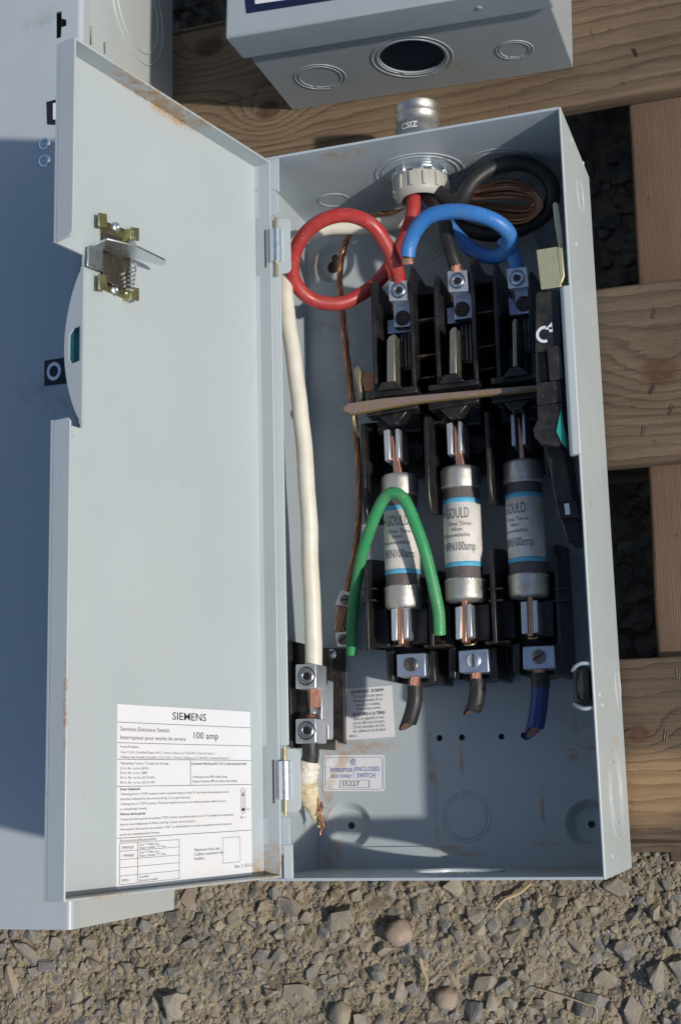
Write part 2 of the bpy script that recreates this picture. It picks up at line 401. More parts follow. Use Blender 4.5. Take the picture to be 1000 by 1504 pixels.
# ------------------------------------------------------------------ mesh builder and object tree
class MB:
    def __init__(s):
        s.v = []
        s.f = []

    def add(s, vs, fs):
        o = len(s.v)
        s.v += [Vector(v) for v in vs]
        s.f += [tuple(i + o for i in f) for f in fs]
        return s

    def box(s, x0, x1, y0, y1, z0, z1):
        v = [(x, y, z) for z in (z0, z1) for y in (y0, y1) for x in (x0, x1)]
        return s.add(v, [(0, 2, 3, 1), (4, 5, 7, 6), (0, 1, 5, 4), (2, 6, 7, 3), (0, 4, 6, 2), (1, 3, 7, 5)])

    def frame_box(s, c, U, V, N, a, b, h):
        """box centred on c with half sizes a, b along U, V and from 0 to h along N"""
        v = [c + U * (a * i) + V * (b * j) + N * (h * k) for k in (0, 1) for j in (-1, 1) for i in (-1, 1)]
        return s.add(v, [(0, 2, 3, 1), (4, 5, 7, 6), (0, 1, 5, 4), (2, 6, 7, 3), (0, 4, 6, 2), (1, 3, 7, 5)])

    def prism(s, poly, off):
        """poly: list of 3-D points, extruded by vector off"""
        n = len(poly)
        off = Vector(off)
        a = [Vector(p) for p in poly]
        nrm = Vector((0, 0, 0))
        for i in range(n):
            nrm += a[i].cross(a[(i + 1) % n])
        if nrm.dot(off) > 0:
            a.reverse()
        b = [p + off for p in a]
        return s.add(a + b, [tuple(range(n)), tuple(range(2 * n - 1, n - 1, -1))] + [(i, n + i, n + (i + 1) % n, (i + 1) % n) for i in range(n)])

    def pxprism(s, pts, ztop, zbot):
        return s.prism([spot(x, y, ztop) for x, y in pts], (0, 0, zbot - ztop))

    def cyl(s, c, axis, r, h, n=20, r2=None):
        return s.lathe(c, axis, [(0, 0), (r, 0), (r if r2 is None else r2, h), (0, h)], n)

    def lathe(s, c, axis, prof, n=32, ref=None):
        c = Vector(c)
        ax = Vector(axis).normalized()
        u = Vector(ref).normalized() if ref is not None else ax.orthogonal().normalized()
        w_ = ax.cross(u)
        vs, fs, rings = [], [], []
        for (r, h) in prof:
            if r < 1e-9:
                rings.append([len(vs)])
                vs.append(c + ax * h)
            else:
                rings.append(list(range(len(vs), len(vs) + n)))
                for k in range(n):
                    a = 2 * math.pi * k / n
                    vs.append(c + ax * h + (u * math.cos(a) + w_ * math.sin(a)) * r)
        for A, B in zip(rings, rings[1:]):
            for k in range(n):
                k2_ = (k + 1) % n
                if len(A) == 1 and len(B) == 1:
                    break
                if len(A) == 1:
                    fs.append((A[0], B[k2_], B[k]))
                elif len(B) == 1:
                    fs.append((A[k], A[k2_], B[0]))
                else:
                    fs.append((A[k], A[k2_], B[k2_], B[k]))
        return s.add(vs, fs)

    def ring(s, c, normal, R_, r=0.0005, n=48, arc=(0, 2 * math.pi), m=6):
        ax = Vector(normal).normalized()
        u = ax.orthogonal().normalized()
        w_ = ax.cross(u)
        full = arc[1] - arc[0] > 6.28
        cnt = n if full else n + 1
        vs = []
        for k in range(cnt):
            a = arc[0] + (arc[1] - arc[0]) * k / n
            d = u * math.cos(a) + w_ * math.sin(a)
            for j in range(m):
                b = 2 * math.pi * j / m
                vs.append(Vector(c) + d * (R_ + r * math.cos(b)) + ax * (r * math.sin(b)))
        fs = []
        for k in range(n if full else n):
            k2_ = (k + 1) % cnt
            for j in range(m):
                j2 = (j + 1) % m
                fs.append((k * m + j, k2_ * m + j, k2_ * m + j2, k * m + j2))
        return s.add(vs, fs)

    def tube(s, path, r, n=16, caps=True, rfun=None, wob=0.0):
        pts = [Vector(p) for p in path]
        N = len(pts)
        T = [(pts[min(i + 1, N - 1)] - pts[max(i - 1, 0)]).normalized() for i in range(N)]
        u = T[0].orthogonal().normalized()
        vs, fs = [], []
        for i in range(N):
            u = (u - T[i] * u.dot(T[i])).normalized()
            w_ = T[i].cross(u)
            rr = r if rfun is None else rfun(i / (N - 1)) * r
            for k in range(n):
                a = 2 * math.pi * k / n
                q = rr * (1 + wob * noise.noise(pts[i] * 90 + Vector((k * 0.7, 0, 0))))
                vs.append(pts[i] + (u * math.cos(a) + w_ * math.sin(a)) * q)
        for i in range(N - 1):
            for k in range(n):
                k2_ = (k + 1) % n
                fs.append((i * n + k, i * n + k2_, (i + 1) * n + k2_, (i + 1) * n + k))
        if caps:
            fs.append(tuple(range(n - 1, -1, -1)))
            fs.append(tuple((N - 1) * n + k for k in range(n)))
        return s.add(vs, fs)

    def strands(s, path, r, count=7, turns=10, rs=None, n=6, phase=0.0):
        pts = [Vector(p) for p in path]
        N = len(pts)
        T = [(pts[min(i + 1, N - 1)] - pts[max(i - 1, 0)]).normalized() for i in range(N)]
        u = T[0].orthogonal().normalized()
        fr = []
        for i in range(N):
            u = (u - T[i] * u.dot(T[i])).normalized()
            fr.append((u.copy(), T[i].cross(u)))
        rs = rs or r * 0.42
        for c in range(count):
            pp = []
            for i in range(N):
                a = phase + 2 * math.pi * (c / count + turns * i / (N - 1))
                pp.append(pts[i] + (fr[i][0] * math.cos(a) + fr[i][1] * math.sin(a)) * (r - rs))
            s.tube(pp, rs, n)
        return s

    def sheet(s, outline, holes, O, U, V, off):
        """flat sheet with holes in frame O,U,V, thickness vector off"""
        k = 1000.0
        pts, edges = [], []
        loops = [outline] + list(holes)
        for lp in loops:
            o = len(pts)
            pts += [Vector((p[0] * k, p[1] * k)) for p in lp]
            edges += [(o + i, o + (i + 1) % len(lp)) for i in range(len(lp))]
        vo, eo, fo, *_ = delaunay_2d_cdt(pts, edges, [], 0, 1e-5)

        def inside(p, lp):
            c = False
            n = len(lp)
            for i in range(n):
                a, b = lp[i], lp[(i + 1) % n]
                if (a[1] > p[1]) != (b[1] > p[1]) and p[0] < (b[0] - a[0]) * (p[1] - a[1]) / (b[1] - a[1]) + a[0]:
                    c = not c
            return c
        keep = []
        for f in fo:
            cx = sum(vo[i].x for i in f) / len(f) / k
            cy = sum(vo[i].y for i in f) / len(f) / k
            if inside((cx, cy), outline) and not any(inside((cx, cy), h) for h in holes):
                keep.append(tuple(f))
        off = Vector(off)
        front = [O + U * (p.x / k) + V * (p.y / k) for p in vo]
        n = len(front)
        cnt = {}
        for f in keep:
            for i in range(len(f)):
                e = (f[i], f[(i + 1) % len(f)])
                cnt[e] = 1
        fs = []
        flip = U.cross(V).dot(off) > 0
        for f in keep:
            fs.append(tuple(reversed(f)) if flip else f)
            fs.append(tuple(n + i for i in (f if flip else reversed(f))))
        for e in cnt:
            if (e[1], e[0]) not in cnt:
                q = (e[0], n + e[0], n + e[1], e[1])
                fs.append(tuple(reversed(q)) if flip else q)
        return s.add(front + [p + off for p in front], fs)

    def mesh(s, name, origin):
        me = bpy.data.meshes.new(name)
        me.from_pydata([v - origin for v in s.v], [], s.f)
        me.update()
        return me

    def build(s, name, mat, parent=None, origin=None, smooth=40, bevel=0, seg=2, mesh=None):
        org = ORG.get(parent.name, Vector()) if parent is not None else (Vector(origin) if origin is not None else Vector())
        me = s.mesh(name, org)
        if mat is not None:
            me.materials.append(mat if not isinstance(mat, str) else M[mat])
        if smooth:
            for p in me.polygons:
                p.use_smooth = True
            me.set_sharp_from_angle(angle=R(smooth))
        o = bpy.data.objects.new(name, me)
        COL.objects.link(o)
        if parent is not None:
            o.parent = parent
        else:
            o.location = org
        ORG[o.name] = org
        if bevel:
            b = o.modifiers.new('bevel', 'BEVEL')
            b.width = bevel
            b.segments = seg
            b.limit_method = 'ANGLE'
            b.angle_limit = R(35)
            b.harden_normals = False
        return o


ORG = {}


def thing(name, label, cat, loc, group=None):
    o = bpy.data.objects.new(name, None)
    COL.objects.link(o)
    o.empty_display_size = 0.02
    o.location = loc
    ORG[o.name] = Vector(loc)
    o['label'] = label
    o['category'] = cat
    if group:
        o['group'] = group
    return o


def tag(o, label, cat, group=None):
    o['label'] = label
    o['category'] = cat
    if group:
        o['group'] = group
    return o


def dup(root, loc, label=None):
    def cp(o, par):
        c = o.copy()
        COL.objects.link(c)
        if par is not None:
            c.parent = par
        ORG[c.name] = ORG.get(o.name, Vector())
        for ch in [k for k in CH if k.parent == o]:
            cp(ch, c)
        return c
    CH = list(COL.objects)
    r = cp(root, None)
    r.location = loc
    if label:
        r['label'] = label
    return r


def spline(pts, n=12):
    """smooth path through the points"""
    P = [Vector(p) for p in pts]
    P = [P[0] * 2 - P[1]] + P + [P[-1] * 2 - P[-2]]
    out = []
    for i in range(1, len(P) - 2):
        a, b, c, d = P[i - 1:i + 3]
        for k in range(n):
            t = k / n
            out.append(0.5 * ((2 * b) + (c - a) * t + (2 * a - 5 * b + 4 * c - d) * t * t + (3 * b - a - 3 * c + d) * t ** 3))
    out.append(P[-2])
    return out


def pxpath(lst, n=12):
    return spline([spot(x, y, z) for x, y, z in lst], n)


def circle(cx, cy, r, n=32, r2=None):
    return [(cx + r * math.cos(2 * math.pi * k / n), cy + (r2 or r) * math.sin(2 * math.pi * k / n)) for k in range(n)]


def roundrect(x0, x1, y0, y1, r, n=5):
    out = []
    for cx, cy, a0 in ((x1 - r, y0 + r, -90), (x1 - r, y1 - r, 0), (x0 + r, y1 - r, 90), (x0 + r, y0 + r, 180)):
        for k in range(n + 1):
            a = R(a0 + 90 * k / n)
            out.append((cx + r * math.cos(a), cy + r * math.sin(a)))
    return out


def text_mesh(mb, items, fmap):
    """items: (string, u, v, height, xscale, align, weight); fmap maps (u,v) to 3-D"""
    tmp = []
    for (st, u, v, h, xs, al, wt) in items:
        cu = bpy.data.curves.new('tmp_text', 'FONT')
        cu.body = st
        cu.size = 1.0
        cu.resolution_u = 2
        cu.offset = wt
        cu.align_x = al
        ob = bpy.data.objects.new('tmp_text', cu)
        COL.objects.link(ob)
        tmp.append((ob, cu, u, v, h, xs))
    bpy.context.view_layer.update()
    dg = bpy.context.evaluated_depsgraph_get()
    for ob, cu, u, v, h, xs in tmp:
        ev = ob.evaluated_get(dg)
        me = ev.to_mesh()
        s_ = h / 0.70
        if xs < 0:                                    # fit to a given width
            xw = max((p.co.x for p in me.vertices), default=1) - min((p.co.x for p in me.vertices), default=0)
            xs = -xs / (xw * s_)
        vs = [fmap(u + p.co.x * s_ * xs, v + p.co.y * s_) for p in me.vertices]
        mb.add(vs, [tuple(p.vertices) for p in me.polygons])
        ev.to_mesh_clear()
    for ob, cu, *_ in tmp:
        bpy.data.objects.remove(ob)
        bpy.data.curves.remove(cu)
    return mb


def line2d(mb, fmap, a, b, wd):
    a, b = Vector(a), Vector(b)
    d = (b - a).normalized()
    n = Vector((-d.y, d.x)) * wd / 2
    mb.add([fmap(*(a + n)), fmap(*(a - n)), fmap(*(b - n)), fmap(*(b + n))], [(0, 1, 2, 3)])


def ring2d(mb, fmap, c, ro, ri, a0=0, a1=360, n=32, sy=1.0):
    vs = []
    for k in range(n + 1):
        a = R(a0 + (a1 - a0) * k / n)
        vs.append(fmap(c[0] + ro * math.cos(a), c[1] + ro * math.sin(a) * sy))
        vs.append(fmap(c[0] + ri * math.cos(a), c[1] + ri * math.sin(a) * sy))
    mb.add(vs, [(2 * k, 2 * k + 2, 2 * k + 3, 2 * k + 1) for k in range(n)])


EX, EY, EZ = Vector((1, 0, 0)), Vector((0, 1, 0)), Vector((0, 0, 1))

# ------------------------------------------------------------------ ground
GZ = -0.128


def gh(x, y):
    p = Vector((x, y, 0))
    h = noise.noise(p * 9) * 0.006 + noise.noise(p * 31 + Vector((5, 1, 0))) * 0.0040
    h += noise.noise(p * 85) * 0.0024 + noise.noise(p * 210) * 0.0014
    h += abs(noise.noise(p * 130 + Vector((9, 9, 3)))) * 0.0034 + abs(noise.noise(p * 260)) * 0.0016
    return GZ + h


g = NG('sandy_dirt')
c = g.ramp(g.noise(60, 8, 0.72), [(0.28, (0.15, 0.122, 0.084)), (0.5, (0.33, 0.272, 0.185)), (0.72, (0.46, 0.39, 0.27))])
c = g.mix(g.ramp(g.noise(16, 4), [(0.4, 0.0), (0.7, 0.5)]), c, (0.22, 0.205, 0.165))
c = g.mix(g.math('GREATER_THAN', g.noise(520, 2, 0.5), 0.64), c, (0.10, 0.095, 0.09))
nb = g.bump(g.noise(420, 8, 0.75), 0.9, 0.0016)
M['dirt'] = g.set(c, 0.95, 0.0, nb, spec=0.1)

xs = [-3.0, -1.5, -0.8, -0.55] + [-0.42 + i * 0.0016 for i in range(460)] + [0.42, 0.6, 1.0, 2.0, 3.0]
ys = [-3.0, -1.2, -0.5, -0.28] + [-0.19 + i * 0.0016 for i in range(150)] + [0.06 + i * 0.012 for i in range(60)] + [0.9, 1.5, 3.0]
vs = [(x, y, gh(x, y)) for y in ys for x in xs]
nx = len(xs)
fs = [(j * nx + i, j * nx + i + 1, (j + 1) * nx + i + 1, (j + 1) * nx + i) for j in range(len(ys) - 1) for i in range(nx - 1)]
ground = MB().add(vs, fs).build('ground', 'dirt', smooth=0)
for p in ground.data.polygons:
    p.use_smooth = True
ground['kind'] = 'structure'


def stone_mat(name, a, b, c_, rough=0.85):
    g = NG(name)
    oi = g.n('ObjectInfo')
    v = g.n('VectorMath', operation='ADD')
    g.l(g.pos(), v.inputs[0])
    col = g.ramp(g.noise(70, 8, 0.72), [(0.28, a), (0.5, b), (0.75, c_)])
    col = g.mix(g.math('MULTIPLY', oi.outputs['Random'], 0.45), col, tuple(x * 0.55 for x in b))
    # sandy dust lying on and between
    d = g.ramp(g.noise(45, 6, 0.7, g.mapped(loc=(4, 4, 4))), [(0.38, 0.0), (0.60, 0.95)])
    col = g.mix(g.math('MULTIPLY', d, 0.75), col, (0.33, 0.275, 0.19))
    col = g.mix(g.math('MULTIPLY', g.math('GREATER_THAN', g.noise(600, 2), 0.66), 0.6), col, (0.45, 0.45, 0.43))
    return g.set(col, rough, 0.0, g.bump(g.noise(260, 6, 0.7), 0.7, 0.0012), spec=0.25)


M['stonegrey'] = stone_mat('blue_grey_stone', (0.10, 0.104, 0.108), (0.185, 0.188, 0.186), (0.31, 0.305, 0.285))
M['stonebrown'] = stone_mat('brown_grey_stone', (0.16, 0.145, 0.12), (0.28, 0.25, 0.205), (0.40, 0.36, 0.29))
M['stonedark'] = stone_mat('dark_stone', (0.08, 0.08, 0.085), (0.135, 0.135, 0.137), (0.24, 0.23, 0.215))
M['stonepink'] = stone_mat('pink_stone', (0.22, 0.155, 0.12), (0.33, 0.245, 0.19), (0.45, 0.37, 0.30), 0.8)


def rock_mesh(seed, rnd=0.0, pts=15):
    rg = random.Random(seed)
    bm = bmesh.new()
    for k in range(pts):
        v = Vector((rg.gauss(0, 1), rg.gauss(0, 1), rg.gauss(0, 1))).normalized()
        if rnd < 0.5:
            v = Vector((max(-.72, min(.72, v.x)), max(-.72, min(.72, v.y)), max(-.65, min(.65, v.z)))) * rg.uniform(0.9, 1.15)
        bm.verts.new(v)
    r = bmesh.ops.convex_hull(bm, input=bm.verts)
    bmesh.ops.delete(bm, geom=[e for e in r['geom_interior'] if isinstance(e, bmesh.types.BMVert)], context='VERTS')
    bmesh.ops.bevel(bm, geom=bm.edges[:], offset=0.06, segments=1, affect='EDGES', clamp_overlap=True)
    bmesh.ops.triangulate(bm, faces=bm.faces[:])
    if rnd > 0.1:
        bmesh.ops.subdivide_edges(bm, edges=bm.edges[:], cuts=1, use_grid_fill=True)
        for v in bm.verts:
            v.co *= 1 + 0.09 * noise.noise(v.co * 2.2 + Vector((seed, 0, 0))) + 0.07 * noise.noise(v.co * 6 + Vector((seed, 3, 0)))
    me = bpy.data.meshes.new('stone')
    bm.to_mesh(me)
    bm.free()
    for p in me.polygons:
        p.use_smooth = rnd >= 0.5
    return me


rocks = [rock_mesh(s) for s in range(14)]
bigrocks = [rock_mesh(s + 40, 0.2, 13) for s in range(14)]
rg = random.Random(11)
placed = []


def clear(x, y, r, k=0.78):
    return all((x - a) ** 2 + (y - b) ** 2 > (k * (r + c_)) ** 2 for a, b, c_ in placed)


# three round pebbles that stand out


def pebble_mesh(seed):
    bm = bmesh.new()
    bmesh.ops.create_icosphere(bm, subdivisions=4, radius=1)
    for v in bm.verts:
        v.co *= 1 + 0.16 * noise.noise(v.co * 1.2 + Vector((seed, 0, 0))) + 0.03 * noise.noise(v.co * 5 + Vector((seed, 3, 0)))
    me = bpy.data.meshes.new('pebble')
    bm.to_mesh(me)
    bm.free()
    for p in me.polygons:
        p.use_smooth = True
    return me


smooth_rock = pebble_mesh(9)
smooth_rock2 = pebble_mesh(27)
for (px, py, r, lab, me, mk) in (
        (586, 1370, 0.0098, 'round pinkish brown pebble below the bottom edge of the open box', smooth_rock, 'stonepink'),
        (655, 1467, 0.0082, 'small pale pink pebble close to the bottom edge of the picture', smooth_rock2, 'stonepink'),
        (500, 1490, 0.0092, 'pale tan pebble cut by the bottom edge of the picture', smooth_rock, 'stonebrown')):
    p = spot(px, py, GZ + 0.004)
    m2 = me.copy()
    m2.materials.append(M[mk])
    o = bpy.data.objects.new('pebble', m2)
    COL.objects.link(o)
    o.location = (p.x, p.y, gh(p.x, p.y) + r * 0.4)
    o.scale = (r, r * 1.05, r * 0.8)
    o.rotation_euler = (0.3, 0.2, px)
    tag(o, lab, 'pebble', 'round pebbles on the gravel')
    placed.append((p.x, p.y, r))
mats = ['stonegrey'] * 7 + ['stonebrown'] * 5 + ['stonedark'] * 2
rockvar = {}
for i, me in enumerate(bigrocks):
    for mk in set(mats) | {'stonepink'}:
        m2 = me.copy()
        m2.materials.append(M[mk])
        rockvar[(i, mk)] = m2
cand = []
for k in range(16000):
    if k < 26:
        r = rg.uniform(0.0115, 0.015)
    elif k < 420:
        r = rg.uniform(0.0075, 0.0105)
    elif k < 5400:
        r = rg.uniform(0.0045, 0.0078)
    else:
        r = rg.uniform(0.0030, 0.0055)
    x, y = rg.uniform(-0.40, 0.30), rg.uniform(-0.155, 0.035)
    if clear(x, y, r, 0.74):
        placed.append((x, y, r))
        cand.append((r, x, y))
cand.sort(reverse=True)
gm = {m_: MB() for m_ in ('stonegrey', 'stonebrown', 'stonedark', 'dirt')}
for k, (r, x, y) in enumerate(cand):
    mk = rg.choice(mats)
    if rg.random() < 0.03:
        mk = 'stonepink'
    i = rg.randrange(len(rocks))
    z = gh(x, y) + r * rg.uniform(-0.34, 0.10)
    rot = Matrix.Rotation(rg.uniform(0, 6.28), 3, 'Z') @ Matrix.Rotation(rg.uniform(-.5, .5), 3, 'X') @ Matrix.Rotation(rg.uniform(-.5, .5), 3, 'Y')
    sc = Vector((r * rg.uniform(0.95, 1.4), r * rg.uniform(0.75, 1.1), r * rg.uniform(0.55, 0.8)))
    if k < 296:
        o = bpy.data.objects.new('stone', rockvar[(i, mk)])
        COL.objects.link(o)
        o.parent = ground
        o.location = (x, y, z)
        o.rotation_euler = rot.to_euler()
        o.scale = sc
    else:
        if mk == 'stonepink':
            mk = 'stonebrown'
        S3 = Matrix.Diagonal(sc)
        me = rocks[i]
        T3 = rot @ S3
        gm[mk].add([T3 @ v.co + Vector((x, y, z)) for v in me.vertices], [tuple(p.vertices) for p in me.polygons])
# grit between the stones, and dark-only stones that put shade into the pallet gaps
tet = [(0, 0, 1), (0.94, 0, -0.33), (-0.47, 0.82, -0.33), (-0.47, -0.82, -0.33), (0.3, 0.5, 0.8)]
bmr = bmesh.new()
bmesh.ops.create_icosphere(bmr, subdivisions=1, radius=1)
ico_v = [v.co.copy() for v in bmr.verts]
ico_f = [tuple(v.index for v in f.verts) for f in bmr.faces]
bmr.free()
for k in range(12000):
    x, y = rg.uniform(-0.40, 0.30), rg.uniform(-0.155, 0.03)
    r = rg.uniform(0.0006, 0.0019) if k > 2500 else rg.uniform(0.0018, 0.0032)
    mk = rg.choice(['stonegrey', 'stonebrown', 'dirt', 'dirt', 'dirt', 'dirt', 'dirt'])
    jit = [v * rg.uniform(0.7, 1.2) for v in ico_v]
    a = rg.uniform(0, 6.28)
    rt = Matrix.Rotation(a, 3, 'Z')
    z = gh(x, y)
    gm[mk].add([rt @ Vector((v.x * r * 1.2, v.y * r, v.z * r * 0.8)) + Vector((x, y, z)) for v in jit], ico_f)
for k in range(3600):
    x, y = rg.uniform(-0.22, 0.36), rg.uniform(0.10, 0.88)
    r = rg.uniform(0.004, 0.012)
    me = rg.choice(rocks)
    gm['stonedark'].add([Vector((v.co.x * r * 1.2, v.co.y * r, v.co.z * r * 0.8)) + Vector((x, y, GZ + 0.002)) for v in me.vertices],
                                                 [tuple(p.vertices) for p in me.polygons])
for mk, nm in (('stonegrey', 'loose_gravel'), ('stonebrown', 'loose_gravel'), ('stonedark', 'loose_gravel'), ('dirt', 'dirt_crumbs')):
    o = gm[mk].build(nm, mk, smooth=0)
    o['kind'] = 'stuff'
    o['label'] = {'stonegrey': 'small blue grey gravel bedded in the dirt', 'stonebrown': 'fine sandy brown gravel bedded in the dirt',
                  'stonedark': 'dark gravel deepening the shade under the wooden pallet', 'dirt': 'sandy dirt crumbs between the stones'}[mk]
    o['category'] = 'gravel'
M['straw'] = plastic('dry_straw', (0.42, 0.33, 0.19), 0.6, (0.2, 0.15, 0.08), 0.3, 60)
for pts, r, lab in (([(790, 1452), (825, 1462), (855, 1472), (875, 1480), (876, 1500)], 0.0006, 'bent dry straw lying on the gravel at the lower right'),
                    ([(790, 1453), (775, 1475), (760, 1504)], 0.0004, 'thin dry straw running to the bottom edge of the picture'),
                    ([(728, 1335), (742, 1320), (762, 1312), (780, 1297)], 0.0015, 'curved brown twig on the gravel just below the open box'),
                    ([(618, 1408), (622, 1425), (628, 1440), (625, 1455)], 0.0013, 'short crooked twig on the gravel right of the round pebble')):
    pp = []
    for (px, py) in pts:
        p = spot(px, py, GZ + 0.006)
        pp.append(Vector((p.x, p.y, max(gh(p.x, p.y) + 0.006, GZ + 0.008))))
    o = MB().tube(spline(pp, 6), r, 6, wob=0.3).build('twig', 'straw')
    tag(o, lab, 'twig')

# ------------------------------------------------------------------ pallet
pal = thing('wooden_pallet', 'weathered wooden pallet under the electrical boxes', 'pallet', (0.05, 0.3, GZ))
ZT = -0.0078


def board(name, mat, x0, x1, y0, y1, z0, z1, skew=0.0, parent=pal, wave=0.0012, along='x'):
    n = 60
    vs, prof = [], []
    hw, hz = (y1 - y0) / 2, (z1 - z0) / 2
    cy, cz = (y0 + y1) / 2, (z0 + z1) / 2
    r = 0.003
    prof = roundrect(-hw, hw, -hz, hz, r, 3)
    m = len(prof)
    for i in range(n + 1):
        x = x0 + (x1 - x0) * i / n
        for (a, b) in prof:
            yy = cy + a + wave * noise.noise(Vector((x * 14, a * 8, y0 * 40))) + skew * (x - x0)
            zz = cz + b + 0.4 * wave * noise.noise(Vector((x * 20, a * 30, 5 + y0))) * (1 if b < 0 else 0.3)
            vs.append((x, yy, zz) if along == 'x' else (-yy, x, zz))
    fs = [(i * m + k, (i + 1) * m + k, (i + 1) * m + (k + 1) % m, i * m + (k + 1) % m) for i in range(n) for k in range(m)]
    fs = [tuple(reversed(f)) for f in fs]
    fs += [tuple(range(m)), tuple(n * m + k for k in range(m - 1, -1, -1))]
    return MB().add(vs, fs).build(name, mat, parent, smooth=50)


board('deck_board', 'board1', -0.34, 0.62, 0.5306, 0.6560, ZT - 0.018, ZT)
board('deck_board', 'board2', -0.34, 0.62, 0.2640, 0.3905, ZT - 0.018, ZT)
board('deck_board', 'board3', -0.10, 0.62, 0.0075, 0.1330, ZT - 0.018, ZT)
board('deck_board', 'board4', -0.34, 0.62, 0.79, 0.915, ZT - 0.018, ZT)
sy = 0.5
for (x0, x1) in ((0.2160, 0.2560), (-0.09, -0.05), (0.55, 0.59)):
    board('stringer', 'stringer', 0.0010, 0.93, -x1 - 0.0, -x0 - 0.0, GZ + 0.016, ZT - 0.0185, skew=-0.0135, along='y', wave=0.0015)
for (y0, y1) in ((0.02, 0.12), (0.275, 0.375), (0.8, 0.9)):
    board('bottom_board', 'board4', -0.34, 0.62, y0, y1, GZ - 0.001, GZ + 0.0155)
for (px, py, a) in ((932, 77, 1.9), (960, 460, 1.2), (957, 572, 1.0), (985, 602, 1.2), (945, 633, 1.3), (977, 1080, 1.4), (995, 990, 1.5), (918, 1075, 0.3), (450, 290 / 2, 0.4)):
    p = spot(px, py, ZT)
    d = Vector((math.cos(a), math.sin(a), 0))
    q = MB()
    for s_ in (-1, 1):
        c0 = p + Vector((-d.y, d.x, 0)) * 0.0007 * s_
        q.tube([c0 - d * 0.0038 + EZ * -0.001, c0 - d * 0.0034 + EZ * 0.0002, c0 + d * (0.0030 + 0.0008 * s_) + EZ * 0.0003, c0 + d * 0.0040 + EZ * -0.001], 0.0005, 6)
    q.build('staple', 'nail', pal)

# ------------------------------------------------------------------ the open switch enclosure
W, H, D, T = 0.1941, 0.470, 0.1107, 0.0016
XL = -0.016
box = thing('switch_enclosure', 'open grey steel switch box with fuses inside and its door standing open', 'electrical box', (0.089, 0.235, 0))


def u2(p):
    return (p.x, p.y)


# back panel with round mounting dimples, small holes and a knockout
bosses = [spot(512, 1213, 0), spot(866, 1211, 0), spot(490, 385, 0)]
bosses.append(Vector((bosses[1].x, bosses[2].y, 0)))
small = [spot(645, 1084, 0), spot(678, 1083, 0), spot(736, 1082, 0), spot(769, 1080, 0)]
holes = [circle(b.x, b.y, 0.0165, 40) for b in bosses] + [circle(b.x, b.y, 0.0021, 14) for b in small]
MB().sheet([(XL, 0), (W, 0), (W, H), (XL, H)], holes, Vector((0, 0, 0)), EX, EY, (0, 0, -T)).build('back_panel', 'inner', box, smooth=30)
for i, b in enumerate(bosses):
    q = MB()
    q.lathe((b.x, b.y, 0), EZ, [(0.0165, -T), (0.0166, 0.0), (0.0158, -0.0003), (0.0148, -0.0012), (0.0118, -0.0052), (0.0108, -0.0060), (0.0100, -0.0062), (0.0024, -0.0062), (0.0024, -0.0072)], 40)
    o = q.build('mounting_dimple', 'inner', box, smooth=60)
    MB().lathe((b.x, b.y, -0.0068), EZ, [(0, 0), (0.0026, 0)], 16).build('mounting_hole', 'hole', o)
for b in small:
    MB().lathe((b.x, b.y, -0.0030), EZ, [(0, 0), (0.0026, 0)], 12).build('screw_hole', 'hole', box)
# keyhole slot at the upper left dimple
kh = spot(490, 385, -0.004)
MB().sheet(circle(kh.x - 0.0008, kh.y - 0.003, 0.0048, 20), [], Vector((0, 0, -0.0059)), EX, EY, (0, 0, -0.0002)).build('keyhole', 'hole', box)
MB().sheet(circle(kh.x + 0.001, kh.y + 0.0035, 0.0030, 20), [], Vector((0, 0, -0.00585)), EX, EY, (0, 0, -0.0002)).build('keyhole', 'hole', box)


def knockout(c, nrm, radii, parent, mat, r=0.00045, tabs=True):
    q = MB()
    for k, R_ in enumerate(radii):
        q.ring(c, nrm, R_, r, 56, arc=(0.25 + k * 0.8, 6.28 + 0.10 + k * 0.8 - 0.0) if tabs else (0, 2 * math.pi))
    return q.build('knockout', mat, parent, smooth=80)


c1, c2 = spot(684, 1200, 0), spot(714, 1200, 0)
kr = c2.x - c1.x
knockout(c1, EZ, [kr, kr * 1.17], box, 'inner', 0.0006)
c1 = spot(620, 350, 0)
knockout(c1, EZ, [0.015, 0.019], box, 'inner', 0.0005)
# folded flange of the end wall spot-welded on the back panel, with a bulge round the knockout
yf = spot(640, 1243, 0).y
kc = spot(684, 1200, 0)
bul = [(kc.x - 0.024 + 0.048 * k / 14, yf - 0.0125 * math.sin(math.pi * k / 14) ** 0.7 if 0 < k < 14 else yf) for k in range(15)]
flp = [(XL + 0.0002, 0.0), (W - 0.0018, 0.0), (W - 0.0018, yf)] + list(reversed(bul)) + [(XL + 0.0002, yf)]
MB().sheet(flp, [], Vector((0, 0, 0.0016)), EX, EY, (0, 0, -0.0015)).build('end_flange', 'inner', box, smooth=30)

# top wall with the conduit opening
hub = spot(617, 262, y=H)
hub.x, hub.z = 0.0876, 0.053
kt = spot(490, 294, y=H)
kt2 = spot(737, 270, y=H)
HR = 0.0215
MB().sheet([(XL, 0), (W, 0), (W, D), (XL, D)], [circle(hub.x, hub.z, 0.0185, 40)], Vector((0, H, 0)), EX, EZ, (0, T, 0)).build('top_wall', 'inner', box, smooth=30)
knockout((hub.x, H, hub.z), EY, [0.0262, 0.0305], box, 'inner', 0.0006)
knockout(kt, EY, [0.0105, 0.0115], box, 'inner', 0.0004)
knockout((0.142, H, 0.045), EY, [0.020, 0.025], box, 'inner', 0.0004)
